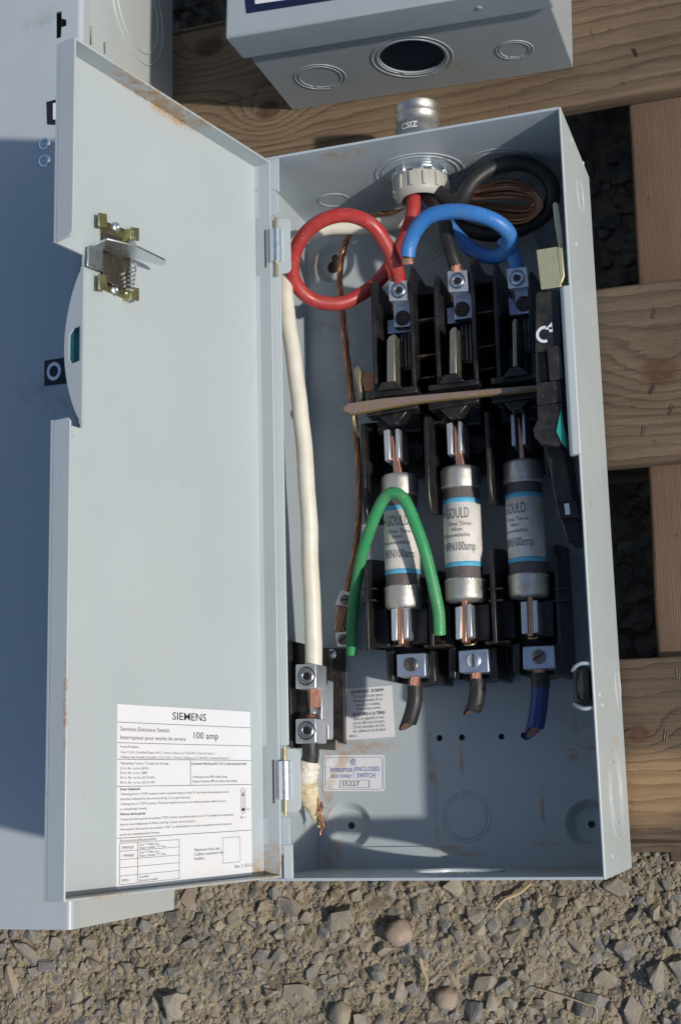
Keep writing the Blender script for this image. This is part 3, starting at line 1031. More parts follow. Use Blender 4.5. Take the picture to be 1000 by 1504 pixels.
# bottom wall with a removed knockout
kb = spot(678, 1279, y=0)
MB().sheet([(XL, 0), (W, 0), (W, D), (XL, D)], [circle(kb.x, 0.050, 0.0265, 40)], Vector((0, 0, 0)), EX, EZ, (0, -T, 0)).build('bottom_wall', 'inner', box, smooth=30)
knockout((kb.x, 0, 0.050), EY, [0.0285], box, 'inner', 0.0009, False)
# left wall (set back behind the jamb), right wall
MB().box(XL - T, XL, -T, H + T, -T, D - 0.002).build('left_wall', 'inner', box, bevel=0.0005)
kl = spot(432, 1195, x=XL)
knockout((XL, kl.y, 0.045), EX, [0.0175, 0.0265, 0.0345], box, 'inner', 0.0005)
knockout((XL, H - 0.040, 0.055), EX, [0.0135, 0.0145], box, 'inner', 0.0005)
MB().box(W, W + T, -T, H + T, -T, D).build('right_wall', 'outer', box, bevel=0.0006)
for (px, py, rr) in ((852, 288, (0.0125,)), (907, 1010, (0.0105, 0.0115)), (904, 1165, (0.0265, 0.0195, 0.0185))):
    c = spot(px, py, x=W + T)
    knockout(c, EX, rr, box, 'outer', 0.0004)
for (px, py) in ((839, 205), (856, 240), (846, 358), (880, 1020), (884, 1035), (899, 1257)):
    c = spot(px, py, x=W + T)
    MB().lathe(c, EX, [(0, 0.0007), (0.0009, 0.0006), (0.0016, 0)], 12).build('spot_weld', 'outer', box)
# raised return flange on the right wall beside the handle
yA, yB = spot(838, 420, D).y, spot(848, 668, D).y
MB().prism([(W - 0.0052, yA, D - 0.004), (W - 0.0052, yA, D + 0.0005), (W - 0.0030, yA, D + 0.0026), (W + 0.0020, yA, D + 0.0026), (W + 0.0020, yA, D - 0.004)],
           (0, yB - yA, 0)).build('return_flange', 'outer', box, bevel=0.0008, seg=3)
# left jamb: corner tab, narrow strips between the hinges
ya, yb = spot(400, 275, D).y, spot(402, 316, D).y
MB().prism([(XL, H, D), (0.0052, H, D), (0.0052, ya - 0.004, D), (-0.001, ya, D), (XL, ya, D)], (0, 0, -0.0014)).build('jamb', 'inner', box, bevel=0.0003)
MB().prism([(XL, ya - 0.001, D), (-0.0008, ya - 0.001, D), (0.0046, ya - 0.006, D), (0.0046, yb + 0.002, D), (0.0015, yb, D), (XL, yb, D)], (0, 0, -0.0014)).build('jamb', 'inner', box, bevel=0.0003)
yc, yd = spot(400, 402, D).y, spot(408, 1095, D).y
MB().box(XL, 0.0052, yd, yc, D - 0.0014, D).build('jamb', 'outer', box, bevel=0.0004)
ye, yg = spot(413, 1200, D).y, spot(415, 1240, D).y
MB().box(XL, 0.0050, yg, ye, D - 0.0014, D).build('jamb', 'inner', box, bevel=0.0004)
MB().box(0.0008, 0.0068, 0.0, yg - 0.0003, D - 0.0010, D + 0.0006).build('jamb', 'outer', box, bevel=0.0004)

# hinges
for (y1, y0) in ((322, 402), (1100, 1193)):
    Y1, Y0 = spot(410, y1, D).y, spot(412, y0, D).y
    out = roundrect(-0.006, 0.0125, Y0, Y1, 0.0035)
    hg = MB().sheet([(-0.006, Y0)] + [p for p in out if p[0] > -0.001] + [(-0.006, Y1)], [], Vector((0, 0, D + 0.0002)), EX, EY, (0, 0, -0.0014)).build('hinge', 'outer', box, bevel=0.0003)
    hl = (Y1 - Y0)
    hx, hz = 0.0028, D + 0.0012
    MB().tube([(hx, Y0 + hl * 0.20, hz), (hx, Y1 - hl * 0.20, hz)], 0.0041, 24).build('hinge_knuckle', 'zinc', hg, smooth=50)
    MB().tube([(hx + 0.0002, Y0 - 0.002, hz), (hx + 0.0002, Y1 + 0.001, hz)], 0.0011, 10).build('hinge_pin', 'brass', hg)
    MB().box(-0.0052, -0.0034, Y0 + hl * 0.14, Y1 - hl * 0.17, D + 0.0004, D + 0.0012).build('hinge_slot', 'hole', hg)

# black catch with bent steel tabs on the right wall
cq = MB()
cq.pxprism([(839, 981), (866, 978), (869, 1035), (841, 1034)], 0.103, 0.080)
cq.build('door_catch', 'blackdusty', box, bevel=0.003, seg=3)
MB().pxprism([(851, 984), (863, 983), (866, 1030), (852, 1028), (846, 1008)], 0.1055, 0.100).build('door_catch', 'blackdusty', box, bevel=0.001)
for (yy, dy) in ((974, 1), (1039, -1)):
    a = spot(869, yy, D)
    a.x = W
    MB().tube(spline([a + Vector((-0.0002, 0, -0.0025)), a + Vector((-0.006, 0.0004 * dy, -0.003)), a + Vector((-0.010, -0.0012 * dy, -0.006)), a + Vector((-0.0125, -0.003 * dy, -0.011))], 6),
              0.0011, 8).build('catch_tab', 'outer', box)

# ---- door: shallow pan, open by about 103 degrees
A = R(77.4)
DW, LIP = 0.1942, 0.0123
du = Vector((-math.cos(A), 0, math.sin(A)))      # across the door, from the hinge
dn = Vector((math.sin(A), 0, math.cos(A)))       # out of its inner face
PV = Vector((0.0001, 0, D + 0.0007))
DO = PV - dn * LIP
DY0, DY1 = 0.0006, 0.4679


def door_uv(px, py, lift=0.0):
    p = spot_plane(px, py, DO + dn * lift, dn)
    return ((p - DO).dot(du), p.y)


un = door_uv(122, 500)[0]
ya_ = door_uv(122, 374)[1]
yb_ = door_uv(122, 630)[1]
outl = [(0, DY0), (DW, DY0), (DW, yb_), (un, yb_), (un, ya_), (DW, ya_), (DW, DY1), (0, DY1)]
door = MB().sheet(outl, [], DO, du, EY, -dn * 0.0014).build('door', 'door', box, smooth=30)
r = MB()
t_ = 0.0014


def slab(q, a, b, c_, d_, off):
    q.prism([a, b, c_, d_], off)


# edge lips: hinge side, far side (two lengths), top and bottom
hs = MB()
P0 = lambda u, y, n_: DO + du * u + EY * y + dn * n_
hs.prism([P0(0, DY0, 0), P0(0, DY1, 0), P0(0, DY1, LIP - 0.0004), P0(0, DY0, LIP - 0.0004)], du * t_)
hs.build('door_lip', 'door', door, bevel=0.0004)
ylt = door_uv(104, 347, LIP)[1]
yl2 = door_uv(100, 617, LIP)[1]
fl = MB()
fl.prism([P0(DW - t_, ya_, 0), P0(DW - t_, DY1, 0), P0(DW - t_, DY1, LIP), P0(DW - t_, ya_ + 0.004, LIP), P0(DW - t_, ya_ + 0.0015, LIP - 0.0025)], du * t_)
fl.build('door_lip', 'door', door, bevel=0.0008, seg=3)
fl = MB()
fl.prism([P0(DW - t_, DY0, 0), P0(DW - t_, yb_, 0), P0(DW - t_, yb_ + 0.0, LIP - 0.002), P0(DW - t_, yb_ - 0.002, LIP), P0(DW - t_, DY0, LIP)], du * t_)
fl.build('door_lip', 'door', door, bevel=0.0008, seg=3)
for yy, s_ in ((DY1, -1), (DY0, 1)):
    fl = MB()
    fl.prism([P0(0.0005, yy, 0), P0(DW - 0.0005, yy, 0), P0(DW - 0.0005, yy, LIP), P0(0.0005, yy, LIP)], EY * (t_ * s_))
    fl.build('door_lip', 'door', door, bevel=0.0004)
# curved guard folded the other way, with a slot
yg1, yg0 = door_uv(122, 391)[1], door_uv(122, 621)[1]
gl = []
for k in range(25):
    tt = k / 24
    gl.append((yg0 + (yg1 - yg0) * tt, 0.0132 * math.sin(math.pi * tt) ** 0.72))
slot = [(yg0 + (yg1 - yg0) * a, b) for a, b in ((0.395, 0.0012), (0.385, 0.0080), (0.42, 0.0098), (0.575, 0.0098), (0.612, 0.0070), (0.622, 0.0012))]
gq = MB()
gq.sheet([(y, n_) for y, n_ in gl], [slot], DO + du * (un - 0.0008), EY, -dn, du * 0.0012)
gq.build('handle_guard', 'door', door, smooth=30, bevel=0.0)
hr = MB().tube([P0(un - 0.0012, yg0, -0.0014), P0(un - 0.0012, yg1, -0.0014)], 0.0016, 12)
hr.build('guard_fold', 'door', door)
MB().sheet([(p[0], p[1]) for p in [(slot[0][0] - 0.004, 0.003), (slot[0][0] - 0.004, 0.014), (slot[-1][0] + 0.004, 0.014), (slot[-1][0] + 0.004, 0.003)]], [],
           DO + du * (un - 0.0045), EY, -dn, du * 0.001).build('handle_insert', 'tealdark', door)

# interlock bracket on the door
def dp(px, py, lift=0.0):
    u, y = door_uv(px, py, lift)
    return P0(u, y, lift)


br = MB()
br.prism([dp(149, 322, 0.001), dp(193, 340, 0.001), dp(193, 432, 0.001), dp(190, 441, 0.001), dp(149, 424, 0.001)], -dn * 0.0012)
br.build('interlock_plate', 'plate', door, bevel=0.0003)
for (a, b) in (((146, 312), (158, 332)), ((193, 333), (205, 352)), ((146, 402), (158, 425)), ((193, 421), (205, 440))):
    q = MB()
    lf = 0.006
    q.prism([dp(a[0], a[1], lf), dp(b[0], a[1] + 2, lf), dp(b[0], b[1] + 2, lf), dp(a[0], b[1], lf)], -dn * 0.0012)
    x0 = b[0] - 1 if a[0] < 160 else a[0] + 1
    q.prism([dp(x0, a[1] + 3, lf), dp(x0, b[1], lf), dp(x0, b[1], lf) - dn * lf, dp(x0, a[1] + 3, lf) - dn * lf], du * 0.001)
    q.build('interlock_tab', 'tabzinc', door, bevel=0.0003)
u0, y0_ = door_uv(150, 396, 0.004)
u1, y1_ = door_uv(190, 352, 0.004)
MB().prism([dp(153, 372, 0.004), dp(187, 384, 0.004), dp(187, 425, 0.004), dp(153, 412, 0.004)], -dn * 0.001).build('interlock_slide', 'darksteel', door, bevel=0.0002)
MB().prism([dp(153, 340, 0.003), dp(180, 350, 0.003), dp(180, 372, 0.003), dp(153, 362, 0.003)], -dn * 0.001).build('interlock_slide', 'darksteel', door, bevel=0.0002)
sh = MB()
z1, z2 = 0.004, 0.022
q0 = [dp(131, 360, z1), dp(152, 366, z1), dp(152, 399, z1), dp(129, 390, z1)]
sh.prism(q0, -dn * 0.0012)
e0, e1 = dp(131, 360, z1), dp(152, 350, z1)
tip = dp(243, 386, 0.020)
root2 = dp(170, 368, z1)
yp = dp(150, 366, 0.003).y
pl = [spot(a_, b_, y=yp) for a_, b_ in ((132, 360), (158, 349), (200, 359), (243, 380), (244, 386), (238, 388), (196, 377), (152, 368))]
sh.prism(pl, EY * -0.0012)
sh.build('interlock_arm', 'zinc', door, bevel=0.0004)
for (px, py) in ((171, 334), (169, 426), (191, 437)):
    c = dp(px, py, 0.001)
    q = MB().lathe(c, dn, [(0.0032, 0), (0.0028, 0.0009), (0.0014, 0.0012), (0.0009, 0.0005), (0, 0.0005)], 18)
    q.build('rivet', 'zinc', door, smooth=60)
sp = []
a, b = dp(192, 340, 0.004), dp(197, 380, 0.006)
for k in range(40):
    t = k / 39
    ang = t * 2 * math.pi * 5
    sp.append(a.lerp(b, t) + dn * (0.0018 * math.sin(ang)) + du * (0.0018 * math.cos(ang)))
a2, b2 = dp(196, 388, 0.006), dp(190, 432, 0.004)
for k in range(50):
    t = k / 49
    ang = t * 2 * math.pi * 7
    rr_ = 0.0022
    sp.append(a2.lerp(b2, t) + dn * (rr_ * math.sin(ang)) + du * (rr_ * math.cos(ang)))
MB().tube(sp, 0.0006, 6).build('interlock_spring', 'zinc', door)

# instruction label on the door (one part of the box, its print a sub-part)
lu0, ly1 = door_uv(172, 1034)
lu1, _ = door_uv(367, 1047)
ly0 = door_uv(173, 1306)[1]
LW, LH = lu0 - lu1, ly1 - ly0
lab = MB().sheet([(lu1, ly0), (lu0, ly0), (lu0, ly1), (lu1, ly1)], [], DO + dn * 0.0004, du, EY, -dn * 0.0003).build('instruction_label', 'paper', box)


def lmap(u, v):
    # u: 0 left to 1 right, v: 0 top to -1 bottom, seen from inside
    return DO + du * (lu0 - u * LW) + EY * (ly1 + v * LH) + dn * 0.00055


asp = LH / LW


def T_(s_, u, v, h, xs=0.75, al='LEFT', wt=0.0):
    # heights in units of label height; x in units of width
    return (s_, u, v, h, xs, al, wt)


q = MB()
q2 = MB()
items = [T_('SIEMENS', 0.51, -0.072, 0.044, 0.92, 'CENTER', 0.004), T_('100 amp', 0.53, -0.178, 0.040, 1.0)]
items2 = [
    T_('Services Entrance Switch', 0.018, -0.147, 0.024, 0.98), T_('Interrupteur pour entrée de service', 0.018, -0.193, 0.023, 0.93),
    T_('Fuses/Fusibles', 0.018, -0.240, 0.0130, 0.95), T_('•Use C.S.A. Certified Fuses H.R.C. Form I Class J, or T & H.R.C. Form II Class C.', 0.018, -0.270, 0.0130, 0.93),
    T_('•Utiliser des Fusibles Certifiés C.S.A. H.R.C. Forme I Classe J, ou T & H.R.C. Forme II Classe C.', 0.018, -0.297, 0.0130, 0.92),
    T_('Tightening Torque / Couple de Serrage', 0.018, -0.331, 0.0130, 1.0), T_('25 in. lbs. cu./cu. (#14)', 0.018, -0.358, 0.0130, 1.0),
    T_('30 in. lbs. cu./cu. (#8)', 0.018, -0.383, 0.0130, 1.0), T_('35 in. lbs. cu./cu. #3 (2-#1)', 0.018, -0.409, 0.0130, 1.0),
    T_('40 in. lbs. cu./cu. #3 (2-1/0)', 0.018, -0.436, 0.0130, 1.0),
    T_('Continuous Load: 80% of fuse rating', 0.525, -0.408, 0.0130, 0.95), T_('Charge Continue: 80% du calibre des fusibles', 0.525, -0.434, 0.0130, 0.95),
    T_('•Opening door in "ON" position. Insert a pointed object in hole "A" and move the mechanism in the', 0.02, -0.499, 0.0130, 0.98),
    T_('direction indicated by the arrow (ref. fig. 1) to open the door.', 0.02, -0.526, 0.0130, 0.96),
    T_('•Closing door in "ON" position. The door interlock moves to its relevant position when the door', 0.02, -0.553, 0.0130, 0.97),
    T_('is completely closed.', 0.02, -0.580, 0.0130, 0.96),
    T_('•Ouverture de la porte en position "ON". Insérer une pointe dans le trou "A" et déplacer le mécanisme', 0.02, -0.636, 0.0130, 0.98),
    T_('dans le sens indiqué par la flèche (ref. fig. 1) pour ouvrir la porte.', 0.02, -0.663, 0.0130, 0.96),
    T_('•Fermeture de la porte en position "ON". Le déclencheur se remet en position une fois la porte', 0.02, -0.690, 0.0130, 0.98),
    T_('porte est complètement fermée.', 0.02, -0.717, 0.0130, 0.96),
    T_('Accessories/Accessoires', 0.02, -0.752, 0.0155, 0.95), T_('FPHN20', 0.035, -0.790, 0.0150, 0.9), T_('FPHN60', 0.045, -0.833, 0.0150, 0.9), T_('FP3', 0.035, -0.965, 0.0150, 0.9),
    T_('Fuse "T" Puller, Aut.', 0.15, -0.778, 0.0115, 0.95), T_('Rejet. fusible "T" Aut.', 0.15, -0.795, 0.0115, 0.95),
    T_('Fuse "T" Puller, Aut.', 0.15, -0.820, 0.0115, 0.95), T_('Rejet. fusible "T" Aut.', 0.15, -0.838, 0.0115, 0.95),
    T_('Fuse Puller', 0.15, -0.952, 0.0115, 0.95), T_('Extracteur fusible', 0.15, -0.971, 0.0115, 0.95),
    T_('Maximum fuse size', 0.54, -0.832, 0.0170, 0.86), T_('Calibre maximum des', 0.54, -0.857, 0.0170, 0.86), T_('fusibles.', 0.54, -0.882, 0.0170, 0.86),
    T_('Rev. 3  5513-3', 0.855, -0.949, 0.0185, 0.78), T_('fig. 1', 0.905, -0.655, 0.0130, 0.9), T_('"A"', 0.955, -0.610, 0.0130, 0.9)]
items += [T_('Connection Wire Fuse 60°C, 75°C Cu./Alu. #14-#1/0 AWG', 0.52, -0.331, 0.0130, 0.9, 'LEFT', 0.012), T_('Door Interlock', 0.02, -0.473, 0.0145, 0.95, 'LEFT', 0.02),
          T_('Verrou de la porte', 0.02, -0.608, 0.0145, 0.95, 'LEFT', 0.02)]


def fit(its, maxu):
    return its


def sq(its):
    # the font is drawn in label heights; squeeze x so that text keeps its shape on the narrower axis
    return [(s_, u, v, h, xs * asp * 0.80, al, wt) for (s_, u, v, h, xs, al, wt) in its]


WD = {'SIEMENS': .255, '100 amp': .19, 'Services E': .34, 'Interrupte': .46, 'Fuses/Fusi': .125, '•Use C.S.A': .69, '•Utiliser ': .805, 'Tightening': .335, '25 in. lbs': .19, '30 in. lbs': .18,
      '35 in. lbs': .235, '40 in. lbs': .235, 'Connection': .44, 'Continuous': .275, 'Charge Con': .355, 'Door Inter': .135, '•Opening d': .79, 'direction ': .495, '•Closing d': .77, 'is complet': .18,
      'Verrou de ': .17, '•Ouverture': .83, 'dans le se': .53, '•Fermeture': .81, 'porte est ': .27, 'Accessorie': .245, 'FPHN20': .075, 'FPHN60': .065, 'FP3': .04, 'Fuse "T" P': .135, 'Rejet. fus': .185,
      'Fuse Pulle': .065, 'Extracteur': .125, 'Maximum fu': .195, 'Calibre ma': .225, 'fusibles.': .08, 'Rev. 3  55': .145, 'fig. 1': .04, '"A"': .03}
wfit = lambda its: [(s_, u, v, h, -WD[s_[:10]], al, wt) for (s_, u, v, h, xs, al, wt) in its]
text_mesh(q, wfit(items), lmap)
text_mesh(q2, wfit(items2), lmap)
for v in (-0.100, -0.213, -0.303, -0.451, -0.730):
    line2d(q, lmap, (0.0, v), (1.0, v), 0.0028)
line2d(q, lmap, (0.515, -0.303), (0.515, -0.451), 0.003)
for v in (-0.758, -0.800, -0.845, -0.888, -0.932, -0.978):
    line2d(q2, lmap, (0.02, v), (0.43, v), 0.0022)
for u in (0.02, 0.14, 0.43):
    line2d(q2, lmap, (u, -0.758), (u, -0.978), 0.0028)
for k in range(12):
    t0 = k / 12
    for (a, b) in (((0.76, -0.765), (0.90, -0.765)), ((0.76, -0.915), (0.90, -0.915)), ((0.76, -0.765), (0.76, -0.915)), ((0.90, -0.765), (0.90, -0.915))):
        a, b = Vector(a), Vector(b)
        line2d(q2, lmap, a.lerp(b, t0), a.lerp(b, t0 + 0.045), 0.004)
for s_ in (-1, 1):
    line2d(q, lmap, (0.93 + 0.016 * s_, -0.485), (0.93 + 0.016 * s_, -0.615), 0.003)
ring2d(q, lmap, (0.93, -0.485), 0.0175, 0.0145, 0, 180, 16, 0.7)
ring2d(q, lmap, (0.93, -0.615), 0.0175, 0.0145, 180, 360, 16, 0.7)
ring2d(q, lmap, (0.93, -0.603), 0.0125, 0.0, 0, 360, 16, 0.85)
line2d(q, lmap, (0.93, -0.595), (0.93, -0.495), 0.003)
q.add([lmap(0.93, -0.487), lmap(0.922, -0.520), lmap(0.938, -0.520)], [(0, 1, 2)])
q.build('printed_text', 'ink', lab, smooth=0)
q2.build('printed_text', 'inkgrey', lab, smooth=0)

# bonding screw label and approval sticker on the back panel
def quad_label(corners, z, name, mat, nrm=0.0002, rounded=0.0):
    c = [spot(x, y, z) for x, y in corners]           # tl, tr, br, bl
    O = c[3]
    U = (c[2] - c[3])
    V = (c[0] - c[3])
    wd, ht = U.length, V.length
    U.normalize()
    V = (V - U * V.dot(U)).normalized()
    out = roundrect(0, wd, 0, ht, rounded) if rounded else [(0, 0), (wd, 0), (wd, ht), (0, ht)]
    o = MB().sheet(out, [], O, U, V, (0, 0, -nrm)).build(name, mat, box)
    return o, (lambda u, v: O + U * (u * wd) + V * (ht + v * ht) + Vector((0, 0, 0.00015))), ht / wd


bl, bm_, ba = quad_label([(504, 1012), (575, 1007), (580, 1082), (507, 1087)], 0.0005, 'bonding_label', 'paper')
q = MB()
bt = [('BONDING  SCREW', 0.5, -0.105, 0.058, 1.15, 'CENTER', 0.03), ('The neutral in this unit is', 0.5, -0.195, 0.062, 0.85, 'CENTER', 0.0),
      ('already grounded. If it is', 0.5, -0.28, 0.062, 0.85, 'CENTER', 0.0), ('necessary to isolate,', 0.5, -0.36, 0.062, 0.85, 'CENTER', 0.0),
      ('remove brass screw.', 0.5, -0.44, 0.062, 0.85, 'CENTER', 0.0), ('VIS DE MISE A LA TERRE', 0.5, -0.545, 0.058, 0.92, 'CENTER', 0.03),
      ("Dans cet appareil, le neu-", 0.5, -0.63, 0.062, 0.85, 'CENTER', 0.0), ('tre est déjà mis à la terre.', 0.5, -0.71, 0.062, 0.85, 'CENTER', 0.0),
      ("S'il est nécessaire de l'iso-", 0.5, -0.79, 0.062, 0.85, 'CENTER', 0.0), ('ler, enlevez la vis de laiton', 0.5, -0.87, 0.062, 0.85, 'CENTER', 0.0),
      ('38641-1', 0.08, -0.955, 0.05, 0.9, 'LEFT', 0.0)]
text_mesh(q, [(a, b, c_, d_, e * ba * 0.83, f_, g_) for a, b, c_, d_, e, f_, g_ in bt], bm_)
q.build('printed_text', 'inkgrey', bl, smooth=0)
M['stickerpaper'] = paint('sticker_paper', (0.76, 0.76, 0.78), 0.35, stains=[S(492, 1122, 0, (0.016, 0.01)), S(485, 1135, 0, (0.006, 0.02)), S(500, 1118, 0, (0.02, 0.004))], dust=0.0)
al_, am, aa = quad_label([(476, 1109), (563, 1110), (565, 1162), (475, 1162)], 0.0005, 'approval_sticker', 'stickerpaper', rounded=0.002)
q = MB()
at_ = [('INTERRUPTEUR', 0.30, -0.47, 0.105, 0.62, 'CENTER', 0.01), ('SOUS COFFRET', 0.30, -0.64, 0.095, 0.66, 'CENTER', 0.01), ('ENCLOSED', 0.72, -0.45, 0.125, 0.82, 'CENTER', 0.01),
       ('SWITCH', 0.70, -0.63, 0.125, 0.82, 'CENTER', 0.01), ('SA', 0.49, -0.235, 0.08, 0.8, 'CENTER', 0.01)]
text_mesh(q, [(a, b, c_, d_, e * aa, f_, g_) for a, b, c_, d_, e, f_, g_ in at_], am)
rr = roundrect(0.03, 0.97, -0.95, -0.07, 0.05)
for a, b in zip(rr, rr[1:] + rr[:1]):
    line2d(q, am, a, b, 0.010)
ring2d(q, am, (0.49, -0.20), 0.048, 0.036, 20, 340, 20, 1 / aa)
line2d(q, am, (0.50, -0.34), (0.50, -0.66), 0.006)
q.build('printed_text', 'inkblue', al_, smooth=0)
q = MB()
text_mesh(q, [('S5227', 0.30, -0.855, 0.13, 1.15 * aa, 'LEFT', 0.0)], am)
for a, b in (((0.27, -0.70), (0.75, -0.70)), ((0.75, -0.70), (0.75, -0.90)), ((0.75, -0.90), (0.27, -0.90)), ((0.27, -0.90), (0.27, -0.70))):
    line2d(q, am, a, b, 0.008)
q.build('stamped_number', 'ink', al_, smooth=0)

# ------------------------------------------------------------------ conduit connector through the top wall
con = thing('conduit_connector', 'cast zinc conduit connector with grey plastic bushing through the top of the open box', 'connector', (hub.x, H, hub.z))
hc = Vector((hub.x, H, hub.z))
q = MB().lathe(hc + EY * T, EY, [(0.0, 0.0), (0.0175, 0.0), (0.0175, 0.003), (0.0162, 0.0045), (0.0162, 0.0300), (0.0153, 0.0315), (0.0153, 0.0360), (0.0160, 0.0372), (0.0160, 0.0392), (0.0150, 0.0402), (0.0150, 0.0425),
                                 (0.0156, 0.0438), (0.0156, 0.0465), (0.0128, 0.0472), (0.0122, 0.0420), (0.0, 0.0415)], 48)
q.build('connector_body', 'zinchub', con, smooth=35)
q = MB()
q.box(hub.x + 0.0150, hub.x + 0.0205, H + T, H + T + 0.026, hub.z + 0.002, hub.z + 0.006)
q.build('connector_lug', 'zinchub', con, bevel=0.0006)
q = MB()
text_mesh(q, [('CSIZ', 0.0, 0.0, 0.0042, 1.0, 'CENTER', 0.02)], lambda u, v: hc + Vector((0.0164 * math.sin(u / 0.0164 - 0.15), 0.0265 + v, 0.0164 * math.cos(u / 0.0164 - 0.15))))
q.build('cast_letters', 'whiteprint', con, smooth=0)
# lock nut with notches, then the bushing with ribs
q = MB()
q.lathe(hc, -EY, [(0.0150, 0.0), (0.0190, 0.0), (0.0190, 0.0030), (0.0176, 0.0044), (0.0150, 0.0044)], 48)
for k in range(9):
    a = 2 * math.pi * k / 9
    d = Vector((math.cos(a), 0, math.sin(a)))
    q.frame_box(hc + d * 0.0178 + EY * -0.0004, Vector((-d.z, 0, d.x)), d, -EY, 0.0036, 0.0019, 0.0052)
q.build('lock_nut', 'zinc', con, smooth=35, bevel=0.0003)
q = MB()
q.lathe(hc, -EY, [(0.0140, 0.0052), (0.0178, 0.0052), (0.0185, 0.0062), (0.0185, 0.0165), (0.0174, 0.0196), (0.0150, 0.0212), (0.0132, 0.0208), (0.0126, 0.0180), (0.0126, 0.0052)], 64)
for k in range(13):
    a = 2 * math.pi * (k + 0.4) / 13
    d = Vector((math.cos(a), 0, math.sin(a)))
    q.frame_box(hc + d * 0.0183 + EY * -0.0068, Vector((-d.z, 0, d.x)), d, -EY, 0.0011, 0.0014, 0.0098)
q.build('bushing', 'nut', con, smooth=40)

# ------------------------------------------------------------------ cables
HB = lambda dx, dz, dy=-0.012: Vector((hub.x + dx, H + dy, hub.z + dz))


def px(lst):
    return [spot(a, b, c_) for a, b, c_ in lst]


def cable(name, path, r, mat, label, cat='cable', ends=(), rfun=None, group=None, copper='copper'):
    o = thing(name, label, cat, path[0], group)
    MB().tube([p_ + Vector((noise.noise(p_ * 45), noise.noise(p_ * 45 + Vector((7, 0, 0))), noise.noise(p_ * 45 + Vector((0, 9, 0))))) * 0.0005 for p_ in path], r, 20, wob=0.02, rfun=rfun).build('insulation', mat, o, smooth=50)
    for pth, rr_, tn in ends:
        MB().strands(pth, rr_, 7, tn, n=6).build('copper_strands', copper, o)
    return o


def lerp(a, b, t):
    return a.lerp(b, t)


red = spline([HB(-0.004, 0.004, 0.004), HB(-0.004, 0.004, -0.014)] + px([(606, 312, 0.060), (596, 345, 0.060), (578, 380, 0.052), (560, 408, 0.046), (530, 432, 0.050), (497, 446, 0.056), (460, 441, 0.064),
      (436, 419, 0.074), (430, 388, 0.084), (442, 352, 0.093), (470, 326, 0.098), (508, 316, 0.096), (543, 328, 0.090), (566, 356, 0.080), (580, 388, 0.070), (586, 414, 0.060)]), 10)
e_ = spot(584, 432, 0.055)
cable('red_cable', red, 0.0049, 'red', 'thick red insulated cable looping from the conduit bushing to the left upper lug',
      ends=[([red[-1], lerp(red[-1], e_, 0.5), e_], 0.0035, 0.3)])
blu = spline([HB(0.001, -0.005, 0.0), HB(0.003, -0.005, -0.016)] + px([(650, 322, 0.052), (672, 348, 0.050), (695, 368, 0.050), (722, 377, 0.054), (744, 368, 0.066), (749, 348, 0.078), (732, 328, 0.088), (700, 315, 0.093),
      (662, 311, 0.094), (630, 318, 0.092), (610, 338, 0.088), (601, 360, 0.084), (599, 378, 0.082)]), 10)
c3_ = spot(600, 385, 0.080)
b_ = cable('blue_cable', blu, 0.0051, 'blue', 'blue insulated cable looped near the top with its cut end showing bare copper',
           ends=[([lerp(blu[-2], blu[-1], 0.9), c3_ + Vector((-0.0002, -0.001, 0))], 0.0040, 0.1)])
s3 = spline(px([(738, 350, 0.066), (748, 364, 0.064), (755, 380, 0.062), (760, 400, 0.058)]), 8)
cable('blue_cable_end', s3, 0.0050, 'blue', 'short length of blue cable running down into the right upper lug', ends=[([s3[-1], s3[-1] + Vector((0.0003, -0.006, -0.002))], 0.0035, 0.1)])
bk = spline([HB(0.003, 0.0, 0.0), HB(0.005, 0.0, -0.017)] + px([(640, 300, 0.058), (652, 322, 0.062), (657, 348, 0.064), (663, 372, 0.064), (669, 390, 0.062)]), 10)
cable('black_cable', bk, 0.0048, 'wireblack', 'black insulated cable running down from the bushing into the middle upper lug',
      ends=[([bk[-1], bk[-1] + Vector((0.0004, -0.004, -0.001)), bk[-1] + Vector((0.0006, -0.010, -0.004))], 0.0042, 0.2)])
bk2 = spline([HB(0.008, 0.004, 0.0), HB(0.012, 0.004, -0.016)] + px([(672, 296, 0.066), (696, 266, 0.070), (728, 245, 0.064), (768, 240, 0.055), (800, 258, 0.046), (812, 285, 0.038), (800, 315, 0.030), (765, 336, 0.026),
      (722, 344, 0.026), (690, 338, 0.030), (662, 326, 0.034), (640, 305, 0.040)]) + [HB(0.002, -0.008, -0.012), HB(0.002, -0.008, 0.0)], 10)
cable('black_cable', bk2, 0.0052, 'wireblack', 'thick black cable coiled in the shaded upper right corner of the open box')
cu_ = spline([HB(0.004, -0.004, 0.0), HB(0.006, -0.006, -0.018)] + px([(668, 296, 0.052), (705, 284, 0.046), (745, 278, 0.040), (778, 286, 0.034), (786, 300, 0.030), (768, 314, 0.026), (730, 312, 0.026), (690, 306, 0.03), (650, 304, 0.034)])
            + [HB(-0.002, -0.009, -0.020)] + px([(585, 312, 0.024), (545, 318, 0.020), (516, 340, 0.018), (503, 372, 0.016), (499, 410, 0.014), (502, 450, 0.014), (507, 500, 0.013), (513, 550, 0.013), (520, 610, 0.012), (526, 670, 0.011),
            (528, 730, 0.010), (524, 790, 0.010), (514, 850, 0.012), (505, 895, 0.014), (503, 915, 0.014)]), 14)
t = thing('bare_copper_wire', 'bare twisted copper ground wire coiled at upper right then running down beside the fuse block', 'wire', cu_[0])
MB().strands(cu_, 0.0023, 6, 26, n=6).build('copper_strands', 'copperold', t)
